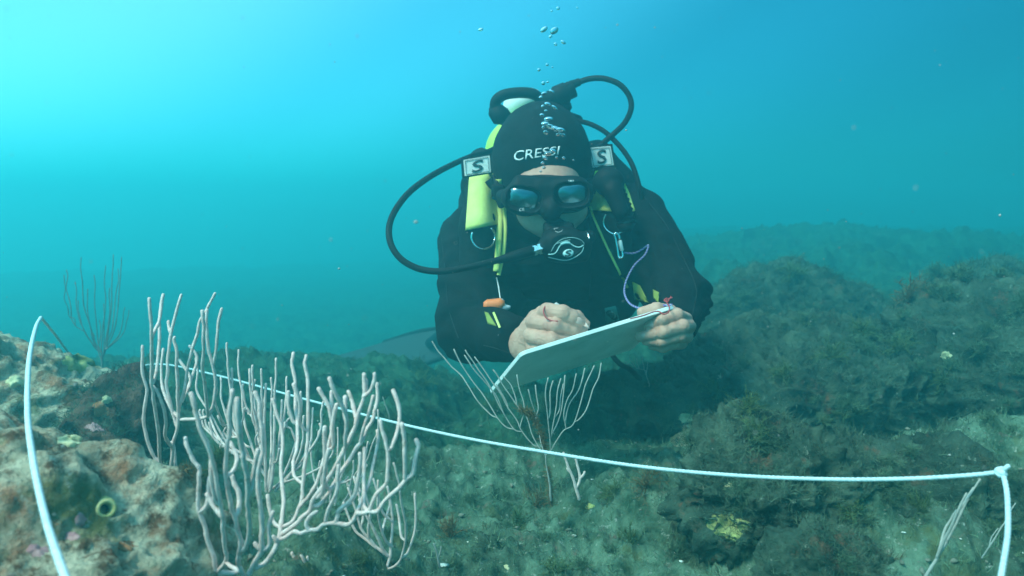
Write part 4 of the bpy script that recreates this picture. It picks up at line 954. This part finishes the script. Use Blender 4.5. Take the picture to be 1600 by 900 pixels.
# ================================================================== GROWTH ON THE BOTTOM
bpy.context.view_layer.update()
def tree_of(o):
    mw = o.matrix_world; return BVHTree.FromPolygons([mw @ v.co for v in o.data.vertices], [tuple(p.vertices) for p in o.data.polygons])
for o in rocks: o.rotation_euler.z = o.rotation_euler.z
bottom_trees = [tree_of(seabed)]+[tree_of(o) for o in rocks]
def hit(px, py):
    d_ = Vector(P(px, py, 1.0)-CAM).normalized(); best = None
    for t_ in bottom_trees:
        h_ = t_.ray_cast(Vector(CAM), d_)
        if h_[0] is not None and (best is None or h_[3] < best[3]): best = h_
    if best is None: return np.array(P(px, py, 3.0)), np.array([0,0,1.]), 3.0
    n_ = np.array(best[1]); n_ = n_ if n_[2] > -.2 else -n_
    return np.array(best[0]), n_, best[3]

M_turf = mat('turf_algae', (.045,.090,.050), .95, col2=(.19,.28,.17), scale=20, spec=.1, lo=.38, hi=.64, extra=[((.13,.085,.05), 12, .56, .68), ((.22,.27,.20), 26, .60, .70)])
M_bush = mat('bushy_algae', (.05,.085,.035), .9, col2=(.12,.17,.07), scale=30, spec=.15)
M_fuzz = mat('fuzzy_algae', (.045,.085,.05), .95, col2=(.13,.20,.12), scale=25, spec=.1)
M_bush_brown = mat('brown_algae', (.12,.075,.035), .9, col2=(.20,.14,.065), scale=30, spec=.15)
def blades(base, nrm, n, lmin, lmax, rg, wr=.085, seg=3, lean=.9, scale=None):
    """n thin curved blades growing from each base point"""
    B = np.repeat(base, n, 0); Nn_ = np.repeat(nrm, n, 0); m_ = len(B); sc_ = np.repeat(scale if scale is not None else np.ones(len(base)), n)
    B = B+rg.normal(0, .0035, (m_,3))*np.array([1,1,.2])*sc_[:,None]*1.4
    D = Nn_+rg.normal(0, lean*.5, (m_,3)); D /= np.linalg.norm(D, axis=1)[:,None]
    l = rg.uniform(lmin, lmax, m_)*sc_; curl = rg.normal(0, .45, (m_,3)); side = np.cross(D, rg.normal(0,1,(m_,3))); side /= np.linalg.norm(side, axis=1)[:,None]+1e-9
    V_ = []; 
    for i in range(seg+1):
        t = i/seg; c = B+D*(l*t)[:,None]+curl*(l*t*t*.6)[:,None]; wd = l*wr*(1-.75*t)*.5
        V_ += [c-side*wd[:,None], c+side*wd[:,None]]
    V_ = np.stack(V_, 1); k2 = 2*(seg+1); idx = np.arange(m_)[:,None]*k2
    Fq = np.concatenate([np.stack([idx[:,0]+2*i, idx[:,0]+2*i+1, idx[:,0]+2*i+3, idx[:,0]+2*i+2], 1) for i in range(seg)])
    return V_.reshape(-1,3), Fq
rg = np.random.default_rng(11)
# turf on the sea floor, in patches
m_ = 26000; r_ = .42*(6.5/.42)**rg.random(m_); a_ = rg.uniform(R(-46), R(46), m_); x_, y_ = r_*np.sin(a_), r_*np.cos(a_)
pm = fbm(np.stack([x_*5, y_*5, 0*x_+3], -1), 3); keep = pm+rg.normal(0,.25,m_) > -.25; x_, y_, r_ = x_[keep], y_[keep], r_[keep]
z_ = height(x_, y_); e_ = .01; gx_, gy_ = (height(x_+e_, y_)-z_)/e_, (height(x_, y_+e_)-z_)/e_
nn_ = np.stack([-gx_*.5, -gy_*.5, 1+0*gx_], -1); nn_ /= np.linalg.norm(nn_, axis=1)[:,None]
far_m = y_+.5*fbm(np.stack([x_*4,y_*4,0*x_],-1),2) > 1.5
base_ = np.stack([x_, y_, z_-.002], -1)
Vt, Ft = blades(base_[far_m], nn_[far_m], 8, .005, .013, rg, wr=.10, lean=1.6, scale=np.clip(.6+.5*r_, .7, 3.0)[far_m])
M_turf3 = mat('dark_turf', (.028,.055,.035), .95, col2=(.12,.17,.11), scale=20, spec=.1, extra=[((.09,.05,.03), 9, .58, .70)])
tag(link_mesh('turf_algae', Vt, Ft, M_turf3), kind='stuff')
x_, y_, z_, r_, nn_ = [q[~far_m] for q in (x_, y_, z_, r_, nn_)]
Vt, Ft = blades(np.stack([x_, y_, z_-.002], -1), nn_, 8, .004, .012, rg, wr=.10, lean=1.7, scale=np.clip(.6+.5*r_, .7, 3.0))
tag(link_mesh('turf_algae', Vt, Ft, M_turf), kind='stuff')
# turf on the rocks
Vr, Fr, off = [], [], 0
for ri, o in enumerate(rocks):
    me = o.data; nf = len(me.polygons); cen = np.empty(nf*3, np.float32); me.polygons.foreach_get('center', cen); cen = cen.reshape(-1,3)
    nor = np.empty(nf*3, np.float32); me.polygons.foreach_get('normal', nor); nor = nor.reshape(-1,3); ar = np.empty(nf, np.float32); me.polygons.foreach_get('area', ar)
    cen = cen+np.array(o.location, np.float32); wgt = ar*np.clip(nor[:,2]+.45, 0, 1)*(nor[:,1] < .6)
    near = ri < 2; dist = np.linalg.norm(np.array(o.location)-CAM); S_ = float(ar.sum())
    cnt = int(min(6500, S_*{True: 4200, False: 9000/(dist**1.1)}[near])); ix = rg.choice(nf, cnt, p=wgt/wgt.sum())
    pm = fbm(cen[ix]*9+ri, 2); ix = ix[pm+rg.normal(0,.2,len(pm)) > (-.05 if near else -.35)]
    v, f = blades(cen[ix], nor[ix], 8, .0015 if near else .004, .0038 if near else .011, rg, lean=1.6, scale=np.full(len(ix), np.clip(.55+.5*dist, .8, 2.6)))
    Vr.append(v); Fr.append(f+off); off += len(v)
M_turf2 = mat('pale_turf', (.20,.20,.13), .95, col2=(.42,.40,.29), scale=24, spec=.1, extra=[((.25,.13,.08), 14, .55, .66)])
tag(link_mesh('turf_algae', np.vstack(Vr[:2]), np.vstack(Fr[:2]), M_turf2), kind='stuff')
n0 = len(Vr[0])+len(Vr[1]); tag(link_mesh('turf_algae', np.vstack(Vr[2:]), np.vstack(Fr[2:])-n0, M_turf3), kind='stuff')

# grit, pebbles and shell fragments
def grit(name, n, rmin, rmax, m, rg, rfar=3.2, flat=.6):
    bm = bmesh.new(); bmesh.ops.create_icosphere(bm, subdivisions=1, radius=1); v0 = np.array([v.co[:] for v in bm.verts]); f0 = np.array([[v.index for v in f.verts] for f in bm.faces]); bm.free()
    r_ = .42*(rfar/.42)**rg.random(n); a_ = rg.uniform(R(-42), R(42), n); x_, y_ = r_*np.sin(a_), r_*np.cos(a_); z_ = height(x_, y_)
    s_ = rg.uniform(rmin, rmax, n)*(rg.random(n)**2*1.2+.5); k = len(v0)
    V_ = (v0[None]*(1+rg.normal(0,.25,(n,k,1))))*s_[:,None,None]*np.array([1,1,flat])*rg.uniform(.6,1.5,(n,1,3))
    V_ = V_+np.stack([x_, y_, z_+s_*.3], -1)[:,None]; Fq = (f0[None]+np.arange(n)[:,None,None]*k).reshape(-1,3)
    return tag(link_mesh(name, V_.reshape(-1,3), Fq, m), kind='stuff')
grit('pebbles', 2600, .0012, .0036, mat('pebble', (.09,.11,.08), .95, col2=(.26,.24,.19), scale=12, spec=.2), rg)
grit('shell_fragments', 380, .0012, .0032, mat('shell', (.55,.56,.50), .6, col2=(.70,.68,.60), scale=12), rg, flat=.35)

# bushy seaweeds: three prototypes, copied
def weed_mesh(name, n, length, m, seed, spread=.9, r=.0009, curl=.5):
    rg = np.random.default_rng(seed); mb = MB()
    for i in range(n):
        a = rg.uniform(0, 2*math.pi); el = rg.uniform(.15, 1.45); d = np.array([math.cos(a)*math.cos(el)*spread, math.sin(a)*math.cos(el)*spread, math.sin(el)]); L0 = length*rg.uniform(.55, 1)
        p = rg.normal(0, .004, 3)*[1,1,.1]; pts = [p]; cv = rg.normal(0, curl, 3)
        for k in range(5): d = d+cv*.22+rg.normal(0,.16,3); d /= np.linalg.norm(d); p = p+d*L0/5; pts.append(p)
        mb.tube(pts, np.linspace(r, r*.45, 6), 4, cap=False)
        for q in (2,3,4):
            for _ in range(2):
                d2 = (np.array(pts[q])-pts[q-1]); d2 /= np.linalg.norm(d2); d2 = d2+rg.normal(0,.55,3); d2 /= np.linalg.norm(d2); l2 = L0*rg.uniform(.14,.32)
                mb.tube([pts[q], pts[q]+d2*l2*.5, pts[q]+d2*l2+rg.normal(0,.002,3)], [r*.7, r*.6, r*.4], 4, cap=False)
    return mb.build(name, m)
protos = [weed_mesh('seaweed', 34, .052, M_bush, 1), weed_mesh('seaweed', 46, .045, M_bush, 2, spread=1.1, curl=.9), weed_mesh('seaweed', 26, .065, M_bush_brown, 3, curl=.3, spread=.7)]
plc = [(808,822,0,1.0,'branching olive seaweed alone in the bare middle foreground'),
 (868,892,1,1.2,'dense curly seaweed at the bottom edge, lower centre'),
 (985,848,0,1.15,'spreading green seaweed left of the yellow-patched rock'),
 (958,772,1,1.0,'low bushy seaweed just below the rope, left of the yellow-patched rock'),
 (838,792,2,.7,'small brown seaweed at the foot of the fan-shaped gorgonian'),
 (705,838,2,.8,'brown tuft of seaweed on the seabed left of the bare middle foreground'),
 (1010,760,2,.9,'brownish seaweed just below the rope at the edge of the hollow'),
 (1168,640,0,2.0,'long trailing pale green seaweed on the near lip of the flat ledge'),
 (1120,610,1,1.7,'pale green seaweed at the left end of the flat ledge'),
 (1225,588,1,1.6,'fluffy seaweed on top of the flat ledge, below the large boulder'),
 (1300,560,0,1.6,'tall feathery seaweed between the large boulder and the ledge'),
 (1345,520,1,1.6,'feathery seaweed at the right foot of the large boulder'),
 (1405,545,1,1.5,'round seaweed tuft on the ledge, right of the large boulder'),
 (1180,680,0,1.3,'seaweed hanging at the ledge front over the dark gap'),
 (1330,652,1,1.4,'seaweed on the front of the ledge above the rope\'s middle'),
 (1470,600,1,1.5,'seaweed on the broken ledge near the right edge'),
 (1240,432,1,2.0,'seaweed crowning the large rounded boulder'),
 (1420,470,2,1.5,'tall dark spiky seaweed behind the large rounded boulder'),
 (1330,800,1,1.0,'seaweed tuft on the low rock below the rope, right of the yellow patch'),
 (1440,800,0,.9,'seaweed tuft beside the slender leaning gorgonian'),
 (1560,830,1,1.0,'seaweed at the right edge between rope and gorgonian'),
 (770,640,1,1.3,'hazy seaweed on the slab edge left of the fan-shaped gorgonian'),
 (1030,600,1,1.3,'hazy seaweed under the hand holding the slate'),
 (660,600,1,1.4,'hazy seaweed below the swim fin'),
 (560,880,1,.6,'low seaweed on the slab edge by the small fine-branched gorgonian'),
 (125,505,1,.7,'seaweed on the right shoulder of the left boulder')]
used_ = [False]*3
for i, (x, y, k, s_, lab) in enumerate(plc):
    p, n_, dd = hit(x, y)
    o = protos[k] if not used_[k] else protos[k].copy()
    if used_[k]: COL.objects.link(o)
    used_[k] = True; o.location = Vector(p-n_*.002); o.scale = (min(s_, .60*dd),)*3; q_ = Vector((0,0,1)).rotation_difference(Vector(n_*.5+np.array([0,0,.7]))); o.rotation_mode = 'QUATERNION'; o.rotation_quaternion = q_ @ Matrix.Rotation(i*1.7, 4, 'Z').to_quaternion()
    tag(o, lab, 'seaweed', 'bushy seaweeds on the reef')
fz = weed_mesh('seaweed', 60, .034, M_fuzz, 9, spread=1.2, curl=.9, r=.0007); rs = np.random.default_rng(21); first_ = True
for i in range(105):
    if i < 62: px, py = rs.uniform(1010,1600), rs.uniform(425,735)
    elif i < 80: px, py = rs.uniform(640,1100), rs.uniform(600,700)
    else: px, py = rs.uniform(650,1600), rs.uniform(745,895)
    p, n_, dd = hit(px, py)
    if dd > 4.5: continue
    o = fz if first_ else fz.copy()
    if not first_: COL.objects.link(o)
    first_ = False; o.location = Vector(p-n_*.003); o.scale = (rs.uniform(.7,1.4)*(.55 if i >= 80 else min(1.3, .45*dd)),)*3; o.rotation_mode = 'QUATERNION'
    o.rotation_quaternion = Vector((0,0,1)).rotation_difference(Vector(n_*.6+np.array([0,0,.5]))) @ Matrix.Rotation(rs.uniform(0,6.28), 4, 'Z').to_quaternion()
    tag(o, 'small fuzzy tuft of green turf weed, one of the many dotting the reef', 'seaweed', 'small fuzzy weed tufts on the reef')
# brown fuzzy alga behind the nearest gorgonian, and the one smothering the fan's stalk
def fuzz(name, path, rad, n, m, seed, label, l0=.012, r=.0005):
    rg = np.random.default_rng(seed); c = catmull(path, 10); mb = MB(); mb.tube(c, rad*.35, 6)
    for i in range(n):
        b = c[rg.integers(0, len(c))]+rg.normal(0, rad*.25, 3); d = rg.normal(0,1,3); d /= np.linalg.norm(d); l = l0*rg.uniform(.5,1.3)
        mb.tube([b, b+d*l*.5+rg.normal(0,.001,3), b+d*l+rg.normal(0,.0025,3)], [r, r*.8, r*.5], 4, cap=False)
    o = mb.build(name, m); recentre(o, path[0]); return tag(o, label, 'seaweed')
gz = lambda px, py, d: P(px, py, d)
fuzz('seaweed', [gz(305,832,.95), gz(303,790,.93), gz(300,760,.93), gz(294,735,.93)], .016, 900, M_bush_brown, 5, 'fluffy brown column of seaweed behind the nearest gorgonian', .014)
fuzz('seaweed', [gz(300,765,.93), gz(322,745,.94), gz(340,725,.95), gz(343,705,.95)], .011, 500, M_bush, 6, 'green-brown fluffy seaweed between the stems of the nearest gorgonian', .012)
fuzz('seaweed', [gz(262,766,.985), gz(275,766,.97), gz(286,768,.96)], .004, 160, M_bush_brown, 7, 'small brown wisp of seaweed across the stem of the slender left gorgonian', .006)
fuzz('seaweed', [gz(852,702,1.135), gz(846,680,1.135), gz(838,660,1.135), (gz(828,645,1.135)), gz(812,640,1.13)], .005, 420, M_bush_brown, 8, 'brown growth clinging to the middle of the fan-shaped gorgonian', .008)
fuzz('seaweed', [gz(862,790,1.14), gz(859,760,1.135), gz(856,730,1.13)], .0035, 260, M_bush_brown, 9, 'brown growth wrapped round the stalk of the fan-shaped gorgonian', .006)

# ---- sponges and crusts
M_ring = mat('yellow_sponge', (.30,.30,.10), .9, col2=(.50,.49,.16), scale=120, bump=.4, bscale=300, bdist=.001)
M_or2 = mat('orange_sponge', (.36,.13,.055), .9, col2=(.46,.22,.11), scale=90, bump=.6, bscale=250, bdist=.002)
M_pink = mat('pink_crust', (.33,.15,.17), .9, col2=(.42,.25,.25), scale=90, bump=.5, bscale=200, bdist=.002)
M_cream = mat('cream_sponge', (.48,.44,.24), .85, col2=(.60,.56,.34), scale=60, bump=.5, bscale=200, bdist=.002)
M_ygreen = mat('yellow_green_crust', (.20,.22,.07), .9, col2=(.36,.36,.14), scale=60, bump=.5, bscale=200, bdist=.002)
M_hole_shade = mat('hole_shade', (.02,.018,.012), .9)  # dark colour stands in for the shade inside sponge mouths
def crust(px, py, wpx, hpx, m, label, name='encrusting_sponge', th=.5, seed=0, cat='sponge'):
    """an encrusting growth that follows the rock under it, with an uneven rim and real thickness"""
    p, n_, dd = hit(px, py); K, J = 32, 5; top, bot = [p+n_*min(wpx,hpx)*dd/F*th*.5], [p-n_*.006]
    for j in range(1, J+1):
        r = j/J
        for k in range(K):
            a = 2*math.pi*k/K; rim = 1+.42*float(vnoise(np.array([math.cos(a)*1.6+seed*3.3, math.sin(a)*1.6, seed*1.7])))+.22*float(vnoise(np.array([math.cos(a)*4+seed, math.sin(a)*4, 5.5])))
            q, _, d2 = hit(px+wpx*rim*r*math.cos(a), py+hpx*rim*r*math.sin(a))
            if abs(d2-dd) > .06: q = p+(q-CAM)/d2*dd-(p-CAM)+CAM-CAM if False else CAM+(q-CAM)/d2*dd
            lift = (1-r**3)*min(wpx,hpx)*dd/F*th*.5+.0010*float(vnoise(q*300))
            top.append(q+n_*lift); bot.append(q-n_*.005)
    V_ = np.array(top+bot); N1 = len(top); f = []
    for k in range(K): f.append((0, 1+k, 1+(k+1)%K)); f.append((N1, N1+1+(k+1)%K, N1+1+k))
    for j in range(J-1):
        for k in range(K):
            a, b = 1+j*K+k, 1+j*K+(k+1)%K; f.append((a, a+K, b+K, b)); f.append((N1+a, N1+b, N1+b+K, N1+a+K))
    for k in range(K):
        a, b = 1+(J-1)*K+k, 1+(J-1)*K+(k+1)%K; f.append((a, N1+a, N1+b, b))
    o = link_mesh(name, V_, f, m); recentre(o, p); return tag(o, label, cat)
crust(22,597,13,9, M_cream, 'pale yellow sponge knob at the left edge on the boulder', seed=1, th=.8)
crust(122,568,22,13, M_ygreen, 'yellow-green sponge patch on the right flank of the left boulder', seed=2, th=.5)
crust(108,690,18,10, M_cream, 'cream sponge on the upper rim of the near left rock', seed=3, th=.7)
crust(158,640,12,14, M_or2, 'orange sponge on the small red-brown rock', seed=4, th=.6)
crust(166,625,8,7, M_cream, 'pale knob beside the orange sponge on the small red-brown rock', seed=14, th=.8)
crust(148,668,15,8, M_pink, 'pinkish crust below the orange sponge on the small dark rock', seed=15, th=.4)
crust(126,812,9,11, M_pink, 'pink crust just left of the yellow-rimmed tube sponge', seed=5, th=.4)
crust(112,838,13,7, M_pink, 'wider pink crust at the lower left of the yellow-rimmed tube sponge', seed=6, th=.35)
crust(84,818,9,6, M_or2, 'orange crust beside the near rope on the left rock', seed=7, th=.4)
crust(200,852,16,8, M_or2, 'brown-orange crust low on the near left rock', seed=8, th=.3)
crust(60,860,18,10, M_pink, 'dull pink crust left of the near rope at the bottom', seed=9, th=.3)
crust(1140,822,27,18, M_ygreen, 'yellow sponge patch on the lumpy dark rock', seed=10, th=.15)
crust(1150,836,12,8, M_ring, 'bright yellow heart of the sponge patch on the lumpy dark rock', seed=11, th=.2)
crust(1128,832,7,5, M_ring, 'small bright yellow dot left in the sponge patch on the lumpy dark rock', seed=12, th=.2)
crust(1080,655,18,8, M_cream, 'pale yellowish crust on the squarish stone in the hollow', seed=13, th=.3)
crust(1480,555,8,6, M_cream, 'pale yellow sponge on the weedy boulder at the right', seed=16, th=.6)
crust(920,790,7,5, M_ring, 'small yellow sponge by the small forked white twig', seed=17, th=.6)
crust(792,886,5,4, M_cream, 'tiny pale disc near the bottom edge, left of the curly seaweed', seed=18, th=.6)
def tube_sponge(px, py, rpx, m, label, aim=.5):
    p, n_, dd = hit(px, py); s_ = dd/F; ax = n_*(1-aim)+(CAM-p)/np.linalg.norm(CAM-p)*aim; ax /= np.linalg.norm(ax); r_ = rpx*s_; p = p+ax*r_*.35
    o = empty('tube_sponge', p, label, 'sponge')
    v, f = lathe([(-r_*1.2,r_*1.5),(-r_*.3,r_*1.25),(r_*.4,r_*1.12),(r_*.75,r_*1.0),(r_*.85,r_*.82),(r_*.7,r_*.66),(r_*.2,r_*.56),(-r_*.6,r_*.5)], p, ax, 28); v = v+.06*r_*np.stack([fbm(v*120+i*9, 2) for i in range(3)], -1)
    MB().add(v, f[:-2]).build('wall', m, o); v, f = lathe([(-r_*.62,r_*.52),(-r_*.6,r_*.5)], p, ax, 20); MB().add(v, f).build('opening', M_hole_shade, o)  # dark disc closes the tube, painting the shade deep inside
M_ring2 = mat('pale_yellow_sponge', (.50,.42,.14), .85, col2=(.62,.56,.30), scale=60, bump=.6, bscale=200, bdist=.002)
tube_sponge(163,795,11.5, M_ring2, 'yellow-rimmed tube sponge with a dark round opening on the near left rock', .75)
tube_sponge(1140,760,6, M_cream, 'tiny ring-mouthed sponge on top of the lumpy dark rock', .2)
tube_sponge(1184,842,6, M_cream, 'tiny ring-mouthed sponge right of the yellow patch on the lumpy rock', .6)

# ---- bubbles and drifting specks
M_bub = bpy.data.materials.new('air_bubble'); M_bub.use_nodes = True; b_ = M_bub.node_tree.nodes['Principled BSDF']
b_.inputs['Transmission Weight'].default_value = 1.0; b_.inputs['IOR'].default_value = .75; b_.inputs['Roughness'].default_value = .03; b_.inputs['Base Color'].default_value = (1,1,1,1)
bm = bmesh.new(); bmesh.ops.create_uvsphere(bm, u_segments=20, v_segments=12, radius=1); bme = bpy.data.meshes.new('bubble'); bm.to_mesh(bme); bm.free(); bme.materials.append(M_bub); bme.polygons.foreach_set('use_smooth', [True]*len(bme.polygons))
bl_ = [(872,13,3),(862,17,2),(850,46,6),(866,48,6),(860,57,3),(880,66,4),(868,69,3),(751,46,4),(842,109,3),(855,101,2.5),(863,105,1.5),(849,130,3.5),(856,128,2),(850,146,4),(845,152,3),(862,143,4),(866,168,4),(856,163,5),(848,166,3),(853,173,2.5),(847,180,3.5),(857,186,6),(852,193,5),(860,198,5),(868,201,6),(876,203,6),(849,199,3),(853,207,4),(873,210,4),(880,211,3),
       (864,235,4.5),(857,240,5),(852,247,4),(848,255,3.5),(850,262,3),(870,246,2.5),(881,247,3),(845,268,2),(896,250,1.6),(902,12,1.6)]
for i, (x, y, r_) in enumerate(bl_):
    d_ = 1.44 if y > 90 else 1.44+.1*(90-y)/90
    if 155 < y < 270: d_ = 1.425
    o = bpy.data.objects.new('bubble', bme); COL.objects.link(o); o.location = Vector(P(x, y, d_)); s_ = r_*d_/F*(1.15 if r_ > 3.6 else .95); sq = .52 if r_ > 3.6 else .8
    o.scale = (s_*random.uniform(.95,1.2), s_, s_*sq); o.rotation_euler = (random.uniform(-.5,.5), random.uniform(-.6,.6), 0)
    tag(o, 'air bubble in the loose stream rising over the diver\'s hood', 'bubble', 'air bubbles rising from the diver')
rg = np.random.default_rng(5); n = 260; bm = bmesh.new(); bmesh.ops.create_icosphere(bm, subdivisions=1, radius=1); v0 = np.array([v.co[:] for v in bm.verts]); f0 = np.array([[v.index for v in f.verts] for f in bm.faces]); bm.free()
dp = .35+1.1*rg.random(n)**.8; pc = np.array([P(rg.uniform(-60,1660), rg.uniform(-40,900), d) for d in dp]); s_ = rg.uniform(.25, .75, n)*.001*(1+1.6*(rg.random(n) > .9))
pc[:,2] = np.maximum(pc[:,2], height(pc[:,0], pc[:,1], False)+.03)
V_ = v0[None]*s_[:,None,None]*rg.uniform(.7,1.3,(n,1,3))+pc[:,None]
tag(link_mesh('marine_snow', V_.reshape(-1,3), (f0[None]+np.arange(n)[:,None,None]*len(v0)).reshape(-1,3), mat('marine_snow', (.35,.36,.34), .9, spec=.1)), kind='stuff')
# ================================================================== HAZE: the water itself
hb = MB(); hb.box((0, 7, .0), np.eye(3), (22, 11, 1))
hv = hb.v[0]; hv[:, 2] = np.where(hv[:, 2] < 0, -2.2, 1.10)
haze = hb.build('haze', smooth=False); hm = bpy.data.materials.new('water_haze'); hm.use_nodes = True; t = hm.node_tree; t.nodes.clear()
o_ = t.nodes.new('ShaderNodeOutputMaterial'); pv = t.nodes.new('ShaderNodeVolumePrincipled')
pv.inputs['Color'].default_value = (*HAZE_COL, 1); pv.inputs['Density'].default_value = HAZE_DENS; pv.inputs['Anisotropy'].default_value = 0.62; pv.inputs['Absorption Color'].default_value = (*HAZE_ABS, 1)
t.links.new(pv.outputs[0], o_.inputs['Volume']); haze.data.materials.append(hm)
tag(haze, kind='stuff')
